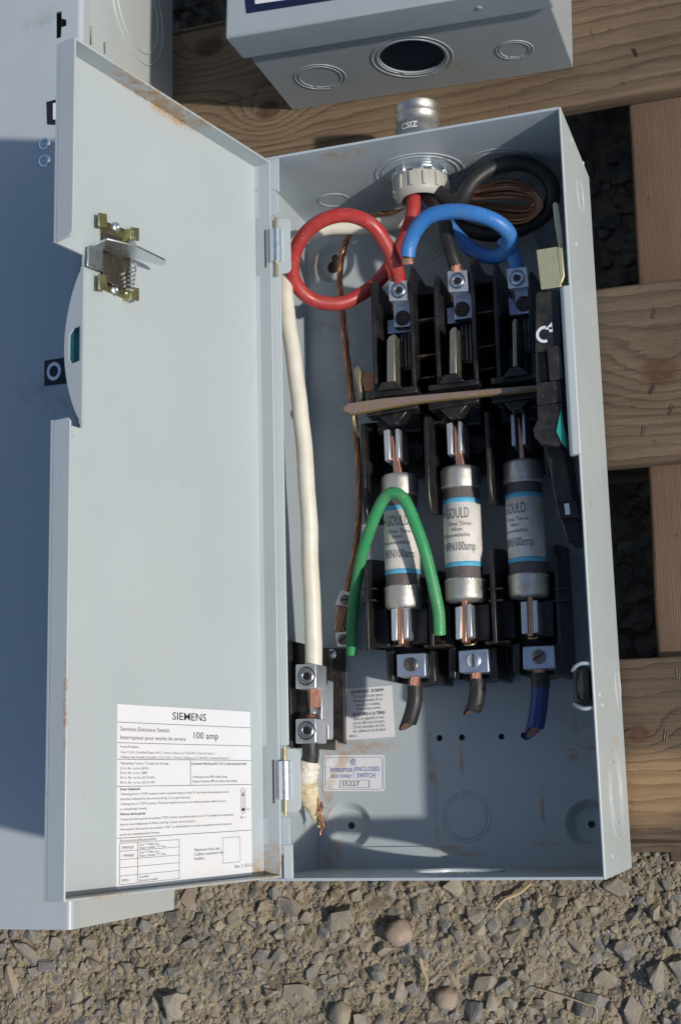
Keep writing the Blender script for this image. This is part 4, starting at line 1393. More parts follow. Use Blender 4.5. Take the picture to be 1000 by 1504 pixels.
for k_, (ds_, dz_) in enumerate(((0.0, 0.0), (0.0045, 0.003), (-0.0045, 0.001), (0.0085, -0.002), (-0.0090, 0.004), (0.0022, 0.005))):
    lp_ = spline(px([(655, 292 - ds_ * 300, 0.050), (700, 284 - ds_ * 900, 0.052 + dz_), (745, 277 - ds_ * 1400, 0.050 + dz_), (780, 286 - ds_ * 900, 0.044), (788 + ds_ * 900, 303, 0.040), (768, 316 + ds_ * 1300, 0.036),
                     (722, 312 + ds_ * 1300, 0.034), (680, 303 + ds_ * 500, 0.036), (652, 298, 0.042)]), 10)
    MB().tube(lp_, 0.0012, 7).build('copper_strand', 'copperold', t)
wh = spline([HB(-0.002, -0.008, 0.0), HB(-0.004, -0.010, -0.016)] + px([(590, 322, 0.040), (560, 330, 0.038), (520, 333, 0.040), (480, 335, 0.044), (450, 346, 0.048), (430, 365, 0.058), (420, 395, 0.070), (419, 430, 0.080), (426, 490, 0.083),
      (437, 570, 0.083), (447, 660, 0.080), (453, 760, 0.076), (457, 860, 0.070), (460, 940, 0.064), (460, 985, 0.061)]), 12)
e2 = wh[-1]
cable('white_cable', wh, 0.0057, 'cream', 'long cream white cable running down the left side into the neutral lug',
      ends=[([e2, e2 + Vector((0, -0.010, -0.001)), e2 + Vector((0.0004, -0.024, -0.002))], 0.0046, 0.15)], rfun=lambda t: 0.86 + 0.16 * t)
gr = spline(px([(516, 960, 0.022), (517, 915, 0.030), (522, 865, 0.042), (532, 815, 0.056), (547, 768, 0.068), (562, 735, 0.074), (576, 724, 0.077), (592, 732, 0.078), (608, 765, 0.076), (622, 805, 0.074), (634, 850, 0.070), (643, 895, 0.066), (646, 932, 0.062)]), 10)
cable('green_wire', gr, 0.0039, 'green', 'green insulated wire bent into an arch over the left fuse', 'wire')
gq_ = bpy.data.objects['green_wire']


def stub(name, path, r, mat, label, z_):
    """cable stub leaving a lower lug, cut off obliquely with copper showing at both ends"""
    o = thing(name, label, 'cable', path[0])
    pts_ = spline(path, 8)
    n = 18
    mb_ = MB()
    mb_.tube(pts_, r, n, caps=False)
    N = len(pts_)
    # slant the free end: the left side runs on to a point
    for k in range(n):
        i = (N - 1) * n + k
        off = (mb_.v[i] - pts_[-1])
        mb_.v[i] = mb_.v[i] + (pts_[-1] - pts_[-2]).normalized() * (-off.x * 1.35 - off.z * 0.8 + r * 0.1)
    i0 = (N - 1) * n
    cc_ = sum((mb_.v[i0 + k] for k in range(n)), Vector()) / n
    mb_.build('insulation', mat, o, smooth=60)
    cf = MB()
    ring_ = [mb_.v[i0 + k].lerp(cc_, 0.22) for k in range(n)]
    d_ = (pts_[-1] - pts_[-2]).normalized()
    fl_ = [noise.noise(v * 1500) for v in ring_]
    cf.add([v + d_ * 0.0003 for v in ring_] + [cc_ - d_ * 0.0006], [(k, (k + 1) % n, n) for k in range(n)])
    cf.build('copper_core', 'copper', o, smooth=0)
    up_ = (pts_[0] - pts_[1]).normalized()
    MB().strands([pts_[0] - up_ * 0.003, pts_[0] + up_ * 0.004, pts_[0] + up_ * 0.010], r * 0.80, 7, 0.15, n=6).build('copper_strands', 'copper', o)
    return o


stub('black_cable_stub', px([(609, 1008, 0.045), (609, 1028, 0.045), (604, 1050, 0.044), (600, 1062, 0.043)]), 0.0050, 'wireblack', 'cut black cable stub hanging from the left lower lug', 0)
stub('black_cable_stub', px([(700, 998, 0.045), (701, 1015, 0.045), (698, 1034, 0.044), (695, 1042, 0.043)]), 0.0052, 'wireblack', 'shorter cut black cable stub hanging from the middle lower lug', 0)
stub('blue_cable_stub', px([(792, 990, 0.045), (793, 1012, 0.045), (789, 1050, 0.044), (785, 1070, 0.043)]), 0.0057, 'navy', 'cut dark blue cable stub hanging from the right lower lug', 0)
bs_ = bpy.data.objects['blue_cable_stub']
MB().tube(spline(px([(792, 989, 0.045), (793, 1000, 0.045), (793, 1010, 0.045)]), 6), 0.0059, 20).build('dark_collar', 'wireblack', bs_, smooth=50)
nt_ = thing('taped_cable_stub', 'cut cable stub wrapped in cream tape below the neutral lugs', 'cable', spot(455, 1095, 0.058))
tp = spline(px([(456, 1088, 0.060), (456, 1110, 0.058), (452, 1135, 0.056), (452, 1158, 0.052), (459, 1186, 0.045), (468, 1214, 0.037)]), 10)
nn = len(tp)


def ragged(path, r, rf, wob, seed):
    mb = MB().tube(path, r, 28, rfun=rf, caps=True)
    ax = [Vector(p) for p in path]
    for k in range(len(mb.v)):
        v = mb.v[k]
        c_ = ax[min(k // 28, len(ax) - 1)]
        d = v - c_
        mb.v[k] = v + d * (wob * (noise.noise(v * 260 + Vector((seed, 0, 0))) + 0.6 * noise.noise(v * 700)))
    return mb


ragged(tp[:int(nn * 0.36)], 0.0056, lambda t: 1.0, 0.03, 0).build('insulation', 'wireblack', nt_, smooth=50)
ragged(tp[int(nn * 0.26):int(nn * 0.62)], 0.0068, lambda t: 0.90 + 0.12 * math.sin(math.pi * t) + 0.05 * math.sin(t * 14), 0.16, 3).build('tape_wrap', 'tapewhite', nt_, smooth=70)
ragged(tp[int(nn * 0.52):], 0.0064, lambda t: max(0.16, 1.0 - 0.10 * t - 0.72 * max(0.0, t - 0.35) / 0.65), 0.14, 7).build('tape_wrap', 'tape', nt_, smooth=70)
for t_, rr_ in ((0.30, 0.0066), (0.40, 0.0071), (0.50, 0.0071), (0.60, 0.0068), (0.70, 0.0062)):
    k_ = int(nn * t_)
    ragged(tp[k_:k_ + 4], rr_, lambda t: 1.0 - 0.06 * t, 0.2, t_ * 50).build('tape_wrap', 'tape' if t_ > 0.45 else 'tapewhite', nt_, smooth=50)
rng = random.Random(3)
cf = MB()
for k in range(16):
    t_ = k / 15
    a = spot(469 + 4 * t_ + rng.uniform(-2.5, 2.5), 1172 + 42 * t_ + rng.uniform(-3, 3), 0.050 - 0.008 * t_)
    cf.tube([a, a + Vector((rng.uniform(-0.0005, 0.0015), -rng.uniform(0.003, 0.006), rng.uniform(-0.001, 0.0012)))], 0.0006, 5)
cf.build('copper_strands', 'copperold', nt_)

# ------------------------------------------------------------------ fused switch block
sb = thing('fused_switch_block', 'black moulded three pole switch block with fuse clips inside the open box', 'switch', (0.11, 0.25, 0.0))


def screw(c, r, mat, parent, style='socket', rim=None, ang=0.0, nm='screw'):
    c = Vector(c)
    if style == 'socket':
        MB().lathe(c, EZ, [(0, -0.0001), (r * 1.30, -0.00005)], 28).build(nm + '_recess', 'screwdark', parent, smooth=60)
        MB().lathe(c, EZ, [(r * 1.30, 0.0), (r * 1.27, 0.00025), (r * 1.16, 0.0001)], 28).build(nm + '_rim', mat, parent, smooth=60)
        o = MB().lathe(c, EZ, [(r * 1.0, -0.001), (r * 1.0, 0.0003), (r * 0.92, 0.0006), (r * 0.60, 0.0005), (r * 0.52, 0.0001)], 28).build(nm, mat, parent, smooth=35)
        MB().lathe(c, EZ, [(0, 0.0001), (r * 0.52, 0.00012)], 6).build(nm + '_socket', 'screwdark', parent, smooth=0)
        return o
    q = MB()
    q.lathe(c, EZ, [(r, -0.001), (r, 0.0006), (r * 0.8, 0.0012), (0, 0.0013)], 24)
    o = q.build(nm, mat, parent, smooth=40)
    u = Vector((math.cos(ang), math.sin(ang), 0))
    v = Vector((-u.y, u.x, 0))
    MB().frame_box(c + EZ * 0.00125, u, v, EZ, r * 0.92, r * 0.14, 0.00012).build('screw_slot', 'hole', parent, smooth=0)
    return o


def plate_x(pxx, pyy, zf, th, prof, name='barrier', mat='black', bev=0.0004):
    """upright plate parallel to the side walls; prof: (py, z) outline, x taken from its front edge at (pxx, pyy, zf)"""
    x = spot(pxx, pyy, zf).x
    pts = [Vector((x - th / 2, spot(pxx, yy, z_).y, z_)) for yy, z_ in prof]
    return MB().prism(pts, (th, 0, 0)).build(name, mat, sb, bevel=bev)


# floors
MB().pxprism([(556, 462), (800, 448), (806, 690), (556, 700)], 0.016, 0.001).build('base_moulding', 'black', sb, bevel=0.001)
MB().pxprism([(560, 850), (828, 838), (832, 975), (568, 985)], 0.018, 0.001).build('base_moulding', 'black', sb, bevel=0.001)
# upper barriers
for (bx, by, top) in ((548, 470, 410), (604, 460, 392), (640, 455, 404), (694, 440, 374), (727, 435, 386)):
    plate_x(bx, by, 0.066, 0.0026, [(top, 0.060), (top + 20, 0.066), (600, 0.066), (612, 0.030), (612, 0.004), (top + 35, 0.004), (top + 30, 0.030)])
plate_x(778, 440, 0.060, 0.0026, [(400, 0.052), (415, 0.060), (600, 0.060), (600, 0.004), (430, 0.004)])
# cross ribs and solid cells between the pairs of barriers
for (x0, x1, rows) in ((604, 640, (432, 470, 523, 556, 580)), (694, 727, (415, 459, 510, 543, 572))):
    for k, yy in enumerate(rows):
        zt = 0.060 if k else 0.052
        a, b = spot(x0 + 1, yy + 3, zt), spot(x1 - 1, yy - 2, zt)
        MB().prism([a, Vector((b.x, b.y, zt)), Vector((b.x, b.y + 0.0014, zt)), a + Vector((0, 0.0014, 0))], (0, 0, -0.045)).build('cross_rib', 'blackrust', sb, bevel=0.0003)
for (x0, x1, y0, y1) in ((550, 603, 528, 576), (641, 693, 515, 560), (728, 783, 505, 548)):
    a, b = spot(x0, y1, 0.040), spot(x1, y0, 0.040)
    MB().box(a.x, b.x, a.y, b.y, 0.004, 0.036).build('pole_housing', 'black', sb, bevel=0.0012)
for (x0, x1, y0, y1) in ((588, 603, 492, 545), (676, 693, 480, 535), (768, 783, 470, 520)):
    a, b = spot(x0, y1, 0.050), spot(x1, y0, 0.050)
    MB().box(a.x, b.x, a.y, b.y, 0.030, 0.050).build('arc_chute', 'black', sb, bevel=0.0006)
    for k in range(3):
        xx = a.x + (b.x - a.x) * (0.25 + 0.3 * k)
        MB().box(xx, xx + 0.0007, a.y + 0.002, b.y + 0.001, 0.049, 0.0522).build('arc_plate', 'darksteel', sb)
# barriers below the crossbar, tapering to a point
for (bx, by, y0, y1, zf) in ((534, 690, 622, 768, 0.058), (627, 690, 612, 754, 0.072), (717, 680, 604, 740, 0.070), (800, 640, 600, 700, 0.060)):
    plate_x(bx, by, zf, 0.0028, [(y0, zf), (y1 - 30, zf), (y1, zf - 0.004), (y1 + 4, zf - 0.020), (y1 + 6, 0.012), (y0, 0.012)], bev=0.0008)
# rear wall, bosses and dark screws behind the upper clips
for (cx, cy) in ((607, 662), (697, 652), (783, 645)):
    c = spot(cx, cy, 0.030)
    MB().cyl((c.x, c.y, 0.012), EZ, 0.0072, 0.018, 24).build('screw_boss', 'black', sb, bevel=0.0006)
    screw((c.x, c.y, 0.0302), 0.0042, 'screwdark', sb)
for (x0, x1, y0, y1) in ((553, 618, 604, 640), (640, 706, 596, 630), (734, 790, 590, 622)):
    a, b = spot(x0, y1, 0.045), spot(x1, y0, 0.045)
    MB().box(a.x, b.x, a.y, b.y, 0.006, 0.045).build('pole_housing', 'black', sb, bevel=0.0015)
# lower half: barriers with fins, housings
for (bx, y0, y1, zf, n) in ((538, 822, 955, 0.056, 3), (632, 838, 950, 0.058, 2), (724, 806, 945, 0.060, 2), (819, 800, 975, 0.052, 2)):
    plate_x(bx, 890, zf, 0.0026, [(y0, zf - 0.006), (y0 + 14, zf), (y1, zf), (y1 + 2, 0.004), (y0 + 6, 0.004), (y0 + 2, 0.026)])
    for yy in (865, 882):
        a = spot(bx, yy, zf)
        q = MB().box(a.x - 0.0030, a.x + 0.0062, a.y - 0.0006, a.y + 0.0006, zf - 0.010, zf + 0.0008)
        q.build('fin', 'black', sb, bevel=0.0002)
for (x0, x1, yy) in ((622, 658, 949), (712, 748, 944)):
    a, b = spot(x0, yy, 0.056), spot(x1, yy - 1, 0.056)
    MB().box(a.x, b.x, a.y - 0.0009, a.y + 0.0009, 0.010, 0.056).build('cross_rib', 'blackrust', sb, bevel=0.0003)
for i, (dx, dy) in enumerate(((0, 0), (91, -5), (185, -11))):
    q = MB()
    q.pxprism([(567 + dx, 957 + dy), (578 + dx, 955 + dy), (578 + dx, 1002 + dy), (568 + dx, 998 + dy)], 0.050, 0.004)
    q.build('lug_housing', 'black', sb, bevel=0.0008)
    MB().pxprism([(630 + dx, 956 + dy), (637 + dx, 955 + dy), (640 + dx, 1002 + dy), (628 + dx, 1002 + dy)], 0.050, 0.004).build('lug_housing', 'black', sb, bevel=0.0008)
    MB().pxprism([(578 + dx, 957 + dy), (630 + dx, 955 + dy), (628 + dx, 1002 + dy), (604 + dx, 1006 + dy), (578 + dx, 1002 + dy)], 0.034, 0.004).build('lug_housing', 'black', sb, bevel=0.0008)
    if i < 2:
        MB().pxprism([(640 + dx, 958 + dy), (657 + dx, 957 + dy), (657 + dx, 998 + dy), (650 + dx, 1002 + dy), (640 + dx, 999 + dy)], 0.022, 0.004).build('lug_housing', 'black', sb, bevel=0.0008)
    MB().pxprism([(600 + dx, 893 + dy), (628 + dx, 891 + dy), (629 + dx, 946 + dy), (601 + dx, 948 + dy)], 0.040, 0.004).build('pole_housing', 'blackdusty' if i < 2 else 'black', sb, bevel=0.0008)
    MB().pxprism([(545 + dx, 893 + dy), (570 + dx, 893 + dy), (572 + dx, 950 + dy), (545 + dx, 950 + dy)], 0.036, 0.004).build('pole_housing', 'black', sb, bevel=0.0008)

# lower lugs
for i, (cn, slot_a) in enumerate(((((582, 961), (624, 959), (625, 993), (583, 994)), -0.95), (((673, 956), (716, 953), (718, 987), (674, 988)), 1.57), (((767, 950), (813, 948), (815, 981), (768, 983)), 0.5))):
    lg = MB().pxprism(cn, 0.056, 0.038).build('lower_lug', 'aludull', sb, bevel=0.0006)
    cxp = sum(c_[0] for c_ in cn) / 4
    cyp = sum(c_[1] for c_ in cn) / 4
    screw(spot(cxp, cyp - 1, 0.0563), 0.0046, ('screwmid', 'aludull', 'darksteel')[i] if False else ('darksteel', 'zinc', 'darksteel')[i], lg, 'slot', ang=slot_a)
# upper lugs, each with a second lug and a tray below
U = [(((570, 413), (598, 411), (600, 441), (571, 442)), (585, 426), ((577, 447), (604, 445), (606, 479), (578, 481)), (591, 467), ((568, 470), (604, 466), (605, 487), (569, 491))),
     (((656, 398), (686, 396), (688, 427), (658, 429)), (671, 412), ((665, 434), (692, 431), (695, 466), (666, 470)), (678, 454), ((655, 452), (690, 448), (693, 472), (656, 476))),
     (((743, 394), (773, 391), (776, 421), (746, 424)), (759, 408), ((754, 428), (781, 424), (784, 459), (757, 462)), (769, 446), ((745, 436), (782, 432), (784, 460), (747, 464)))]
for i, (sq_, cs, sq2, cs2, tr) in enumerate(U):
    lg = MB().pxprism(sq_, 0.064, 0.046).build('upper_lug', 'alu', sb, bevel=0.0006)
    screw(spot(cs[0], cs[1], 0.0642), 0.0046, 'zinc', lg)
    lg2 = MB().pxprism(sq2, 0.055, 0.040).build('second_lug', 'aludull', sb, bevel=0.0006)
    screw(spot(cs2[0], cs2[1], 0.0552), 0.0042, 'screwdark', lg2)
    MB().pxprism(tr, 0.046, 0.042).build('lug_tray', 'aludull', sb, bevel=0.0006)
    a = spot(sq_[3][0] + 10, sq_[3][1] + 6, 0.050)
    MB().strands([a + Vector((0, 0.006, 0.002)), a + Vector((0.001, -0.004, 0))], 0.0040, 7, 0.1, n=6).build('cable_strands', 'copperold', sb)
# knife blades
for pts_ in ([(568, 500), (571, 494), (579, 490), (580, 560), (568, 561)], [(660, 486), (664, 481), (669, 480), (670, 548), (660, 549)], [(752, 472), (755, 468), (758, 468), (759, 538), (753, 539)]):
    MB().pxprism(pts_, 0.070, 0.046).build('switch_blade', 'blade', sb, bevel=0.0004)
# blade carriers on the crossbar
cb = thing('switch_crossbar', 'brown insulating crossbar linking the three black blade carriers', 'crossbar', spot(650, 585, 0.08))
for (bar1, trap, bar2, trap2) in (
        ([(536, 575), (612, 566), (612, 576), (538, 586)], [(552, 574), (560, 561), (578, 559), (590, 569)], [(537, 603), (612, 592), (612, 599), (538, 612)], [(556, 611), (570, 622), (588, 618), (598, 603)]),
        ([(628, 566), (702, 556), (702, 564), (629, 574)], [(644, 564), (652, 550), (668, 548), (682, 559)], [(628, 592), (702, 582), (702, 590), (629, 602)], [(644, 600), (656, 612), (674, 610), (686, 594)]),
        ([(720, 555), (790, 547), (790, 556), (721, 564)], [(738, 554), (748, 540), (764, 538), (778, 549)], [(721, 582), (790, 574), (790, 582), (722, 592)], [(738, 590), (748, 602), (766, 600), (778, 586)])):
    MB().pxprism(bar1, 0.076, 0.060).build('blade_carrier', 'black', cb, bevel=0.0007)
    MB().pxprism(trap, 0.080, 0.062).build('blade_carrier', 'black', cb, bevel=0.0009)
    MB().pxprism(bar2, 0.074, 0.060).build('blade_carrier', 'black', cb, bevel=0.0007)
    MB().pxprism(trap2, 0.072, 0.060).build('blade_carrier', 'black', cb, bevel=0.0009)
rodp = [(512, 592), (560, 585), (650, 577), (720, 571), (790, 565), (790, 571), (720, 579), (650, 586), (600, 592), (540, 603), (515, 608), (505, 604), (503, 598)]
MB().pxprism([(x, y) for x, y in rodp], 0.084, 0.0825).build('crossbar', 'rod', cb, bevel=0.0005)
MB().pxprism([(x - 0.5, y + 0.8) for x, y in rodp], 0.0822, 0.077).build('crossbar_edge', 'rodedge', cb, bevel=0.0010)
MB().pxprism([(519, 545), (522, 538), (527, 537), (530, 545), (529, 560), (533, 585), (528, 588), (524, 565)], 0.070, 0.062).build('crossbar_spring', 'brass', cb, bevel=0.0006)
MB().pxprism([(534, 548), (552, 545), (552, 572), (535, 574)], 0.050, 0.020).build('crossbar_bearing', 'copperold', sb, bevel=0.0006)
MB().tube(spline(px([(519, 606, 0.076), (520, 620, 0.074), (523, 632, 0.068), (528, 640, 0.060)]), 6), 0.0013, 8).build('crossbar_spring', 'brass', cb)

# fuse clips
for (L, Rr, zt) in ((((563, 632), (571, 630), (573, 674), (565, 677)), ((580, 630), (585, 629), (587, 672), (582, 674)), 0.062),
                    (((655, 622), (663, 620), (664, 666), (657, 668)), ((672, 619), (676, 618), (678, 662), (673, 664)), 0.062),
                    (((749, 609), (755, 608), (757, 654), (751, 655)), ((766, 608), (770, 607), (772, 652), (767, 653)), 0.058),
                    (((574, 894), (583, 893), (583, 940), (575, 941)), ((592, 893), (599, 892), (599, 937), (593, 939)), 0.058),
                    (((668, 892), (677, 890), (677, 938), (669, 939)), ((685, 888), (691, 887), (693, 935), (686, 937)), 0.058),
                    (((764, 884), (773, 883), (774, 930), (766, 931)), ((782, 882), (788, 881), (790, 928), (783, 930)), 0.058)):
    q = MB().pxprism(L, zt, zt - 0.022).pxprism(Rr, zt, zt - 0.022)
    q.pxprism([(L[0][0], L[0][1] + 8), (Rr[1][0], Rr[1][1] + 8), (Rr[2][0], Rr[2][1] - 8), (L[3][0], L[3][1] - 8)], zt - 0.020, zt - 0.023)
    q.build('fuse_clip', 'brass' if zt < 0.058 else 'alu', sb, bevel=0.0004)
for (cx, cy) in ((588, 945), (690, 944), (783, 934)):
    c = spot(cx, cy, 0.045)
    MB().ring(c, Vector((0, 0.9, 0.45)), 0.0044, 0.0007, 24, m=8).build('clip_spring', 'brass', sb)

# ------------------------------------------------------------------ cartridge fuses
FZ = 0.050


def fuse(xl, xr, ty, by, blades, label, roll):
    """ty/by: pixel heights of the ends at the axis; roll turns the printed label"""
    cxp = (xl + xr) / 2
    top, bot = spot(cxp - 3, ty, FZ + 0.006).y, spot(cxp + 3, by, FZ + 0.006).y
    x = (spot(xl, (ty + by) / 2, FZ).x + spot(xr, (ty + by) / 2, FZ).x) / 2
    rad = (spot(xr, (ty + by) / 2, FZ).x - spot(xl, (ty + by) / 2, FZ).x) / 2 * 0.97
    L_ = top - bot
    f = thing('cartridge_fuse', label, 'fuse', (x, bot, FZ), 'cartridge fuses in the switch block')
    c = Vector((x, bot, FZ))
    rb = rad * 0.945
    yv = lambda t: L_ * t
    MB().lathe(c, EY, [(rb * 0.97, yv(0.10)), (rb * 0.97, yv(0.90))], 48).build('fibre_tube', 'fibre', f, smooth=60)
    for s_ in (0, 1):
        a0, sg = (yv(0.0), 1) if s_ == 0 else (yv(1.0), -1)
        prof = [(0, 0.0), (rad * 0.55, 0.0), (rad * 0.90, 0.0004), (rad * 0.99, 0.0020), (rad, 0.004), (rad, 0.0128), (rad * 0.985, 0.0142), (rad * 0.955, 0.0150), (rb * 0.96, 0.0153)]
        o = MB().lathe(c + EY * a0, EY * sg, prof, 48).build('end_cap', 'capmetal', f, smooth=50)
        # crimp marks round the open edge of the cap
        q = MB()
        for k in range(34):
            a = 2 * math.pi * k / 34
            d = Vector((math.cos(a), 0, math.sin(a)))
            q.frame_box(c + EY * (a0 + sg * 0.0135) + d * (rad * 0.985), Vector((-d.z, 0, d.x)), EY, d, 0.0007, 0.0007, 0.00025)
        q.build('crimp', 'capmetal', o)
    MB().lathe(c, EY, [(rb * 0.99, yv(0.255)), (rb, yv(0.256)), (rb, yv(0.745)), (rb * 0.99, yv(0.746))], 64).build('paper_sleeve', 'fuselabel', f, smooth=60)
    for a_, b_ in ((0.248, 0.283), (0.717, 0.752)):
        MB().lathe(c, EY, [(rb, yv(a_)), (rb + 0.00012, yv(a_) + 0.0001), (rb + 0.00012, yv(b_) - 0.0001), (rb, yv(b_))], 64).build('sleeve_stripe', 'stripe', f, smooth=60)
    rt = rb + 0.0002

    def fm(u, v):
        a = u / rt + roll
        return c + Vector((rt * math.sin(a), v, rt * math.cos(a)))
    q = MB()
    h = 0.0052
    text_mesh(q, [('GOULD', -0.0075, yv(0.600), 0.0070, 0.47, 'LEFT', 0.0), ('One Time', -0.0060, yv(0.545), 0.0026, 1.05, 'LEFT', 0.0), ('Non', -0.003, yv(0.505), 0.0026, 1.05, 'LEFT', 0.0),
                  ('Renouvelable', -0.0118, yv(0.462), 0.0026, 1.05, 'LEFT', 0.0), ('NRN100amp', -0.0112, yv(0.362), 0.0058, 0.54, 'LEFT', 0.0)], fm)
    for (du_, dv_) in ((-0.0125, 0), (-0.0108, 0.0012), (-0.0108, -0.0012), (-0.0092, 0)):
        ring2d(q, fm, (du_, yv(0.605) + 0.003 + dv_), 0.00085, 0.0, n=4)
    q.build('printed_text', 'inkgrey', f, smooth=0)
    # knife blades of the fuse
    for (pts_, zt) in blades:
        a = [spot(*p_, zt) for p_ in pts_]
        MB().prism(a, (0, 0, -0.020)).build('fuse_blade', 'copper', f, bevel=0.0006)
    return f


fuse(563, 617, 695, 893, [([(574, 640), (577, 638), (589, 690), (589, 706), (578, 706)], 0.058), ([(584, 885), (592, 885), (592, 946), (585, 948)], 0.057)],
     'left cartridge fuse under the green wire, brightly lit paper sleeve', -0.02)
fuse(650, 709, 684, 883, [([(666, 626), (669, 624), (681, 680), (681, 696), (669, 696)], 0.058), ([(677, 876), (685, 876), (685, 943), (678, 944)], 0.057)],
     'middle cartridge fuse with clean sunlit paper sleeve', -0.10)
fuse(742, 802, 675, 877, [([(759, 614), (762, 612), (770, 668), (770, 686), (763, 686)], 0.056), ([(774, 870), (782, 870), (782, 934), (775, 935)], 0.056)],
     'right cartridge fuse in shade with dirt along its paper sleeve', -0.48)

# ------------------------------------------------------------------ neutral and ground terminals
nb_ = thing('neutral_block', 'neutral terminal block with two aluminium lugs on a black insulator', 'terminal block', (0.0, 0.1, 0.0))
MB().pxprism([(466, 952), (505, 952), (506, 1094), (497, 1084), (466, 1080)], 0.005, 0.0008).build('insulator', 'blackdusty', nb_, bevel=0.0006)
MB().pxprism([(424, 940), (456, 948), (456, 1100), (426, 1098)], 0.052, 0.0008).build('insulator', 'black', nb_, bevel=0.0006)
MB().pxprism([(424, 940), (427, 941), (429, 1098), (426, 1098)], 0.060, 0.045).build('insulator', 'black', nb_, bevel=0.0004)
screw(spot(487, 961, 0.0055), 0.0036, 'zinc', nb_, 'slot', ang=0.9)
for yy in (0, 80):
    lg = MB().pxprism([(434, 976 + yy), (464, 975 + yy), (464, 1011 + yy), (434, 1012 + yy)], 0.074, 0.053).build('neutral_lug', 'alu', nb_, bevel=0.0007)
    screw(spot(450, 993 + yy, 0.0742), 0.0049, 'zinc', lg)
MB().pxprism([(455, 1005), (471, 1005), (471, 1060), (455, 1060)], 0.056, 0.050).build('bus_bar', 'alu', nb_, bevel=0.0005)
MB().pxprism([(470, 1003), (473, 1003), (473, 1065), (470, 1065)], 0.060, 0.045).build('bus_bar', 'zinc', nb_, bevel=0.0004)
MB().pxprism([(476, 1003), (484, 1000), (484, 1085), (476, 1086)], 0.044, 0.036).build('bus_bar', 'alu', nb_, bevel=0.0008)
MB().pxprism([(480, 999), (482, 999), (482, 1086), (480, 1086)], 0.048, 0.040).build('bus_bar', 'zinc', nb_, bevel=0.0003)
for cy in (1028, 1048):
    c = spot(466, cy, 0.0565)
    MB().lathe(c, EZ, [(0.0036, 0), (0.0034, 0.0006), (0.0020, 0.0008), (0.0018, 0.0001), (0, 0.0)], 20).build('bus_bar_boss', 'alu', nb_, smooth=40)
MB().strands([spot(458, 1050, 0.058), spot(458, 1060, 0.058)], 0.0042, 7, 0.1, n=6).build('cable_strands', 'copperold', nb_)

gt = thing('ground_terminal', 'small aluminium ground terminal holding the bare copper wire behind the green wire', 'terminal', spot(506, 905, 0.0))
MB().pxprism([(500, 866), (522, 872), (518, 892), (492, 888)], 0.022, 0.0008).build('ground_lug', 'alu', gt, bevel=0.0008)
MB().pxprism([(494, 890), (516, 893), (514, 930), (490, 926)], 0.008, 0.0008).build('ground_lug', 'aludull', gt, bevel=0.0008)
MB().pxprism([(492, 929), (514, 927), (515, 952), (494, 950)], 0.022, 0.0008).build('ground_lug', 'alu', gt, bevel=0.0008)
screw(spot(507, 881, 0.0222), 0.0036, 'darksteel', gt, 'slot', ang=0.1)
screw(spot(504, 939, 0.0222), 0.0036, 'darksteel', gt, 'slot', ang=0.6)
MB().strands([spot(505, 886, 0.018), spot(502, 908, 0.016), spot(500, 926, 0.014)], 0.0042, 7, 0.2, n=6).build('cable_strands', 'copperold', gt)

# ------------------------------------------------------------------ operating handle and its brass interlock
hd = thing('operating_handle', 'dusty black operating lever with white arrow mark and teal edge beside the right wall', 'lever', spot(805, 550, 0.06))
for pts_, zt, zb, mt in (
        ([(786, 431), (790, 428), (819, 425), (822, 430), (824, 514), (785, 517)], 0.106, 0.074, 'blackdusty'),
        ([(785, 516), (802, 515), (805, 560), (786, 562)], 0.102, 0.074, 'blackdusty'),
        ([(802, 510), (820, 506), (824, 512), (826, 556), (806, 559)], 0.1085, 0.076, 'blackdusty'),
        ([(786, 562), (823, 557), (826, 590), (788, 596)], 0.1062, 0.074, 'blackdusty'),
        ([(788, 596), (826, 590), (829, 640), (827, 650), (818, 656), (796, 652), (784, 642), (782, 630), (789, 615)], 0.1062, 0.072, 'blackdusty'),
        ([(798, 650), (828, 654), (835, 700), (842, 735), (815, 738), (806, 690)], 0.095, 0.062, 'blackdusty'),
        ([(815, 737), (846, 734), (850, 760), (819, 760)], 0.095, 0.060, 'black'),
        ([(822, 760), (850, 760), (851, 790), (832, 795)], 0.086, 0.054, 'black')):
    MB().pxprism(pts_, zt, zb).build('lever', mt, hd, bevel=0.0012, seg=3)
MB().pxprism([(823, 600), (829, 636), (830, 655), (824, 650), (816, 634)], 0.1074, 0.098).build('teal_edge', 'teal', hd, bevel=0.0003)
MB().pxprism([(828, 740), (835, 739), (837, 755), (830, 756)], 0.0955, 0.095).build('white_mark', 'whiteprint', hd, smooth=0)
cc0 = spot(799, 491, 0.1064)
zm = 0.1064
q = MB()
fm2 = lambda u, v: Vector((cc0.x + u, cc0.y + v, zm))
ring2d(q, fm2, (0, 0), 0.0052, 0.0034, 75, 290, 24, 1.05)
q.add([fm2(0.0005, 0.0030), fm2(0.0050, 0.0026), fm2(0.0050, 0.0072)], [(0, 1, 2)])
q.add([fm2(0.0030, 0.0042), fm2(0.0052, 0.0042), fm2(0.0052, 0.0010), fm2(0.0030, 0.0010)], [(0, 1, 2, 3)])
q.build('arrow_mark', 'whiteprint', hd, smooth=0)
ib = thing('interlock_bracket', 'yellow plated steel bracket standing above the black lever by the right wall', 'bracket', spot(806, 395, 0.08))
MB().pxprism([(787, 367), (817, 362), (823, 415), (824, 421), (794, 425)], 0.1085, 0.1070).build('bracket_plate', 'yellowzinc', ib, bevel=0.0004)
MB().pxprism([(817, 362), (825, 363), (829, 405), (823, 418)], 0.1090, 0.098).build('bracket_fold', 'yellowzinc', ib, bevel=0.0008, seg=3)
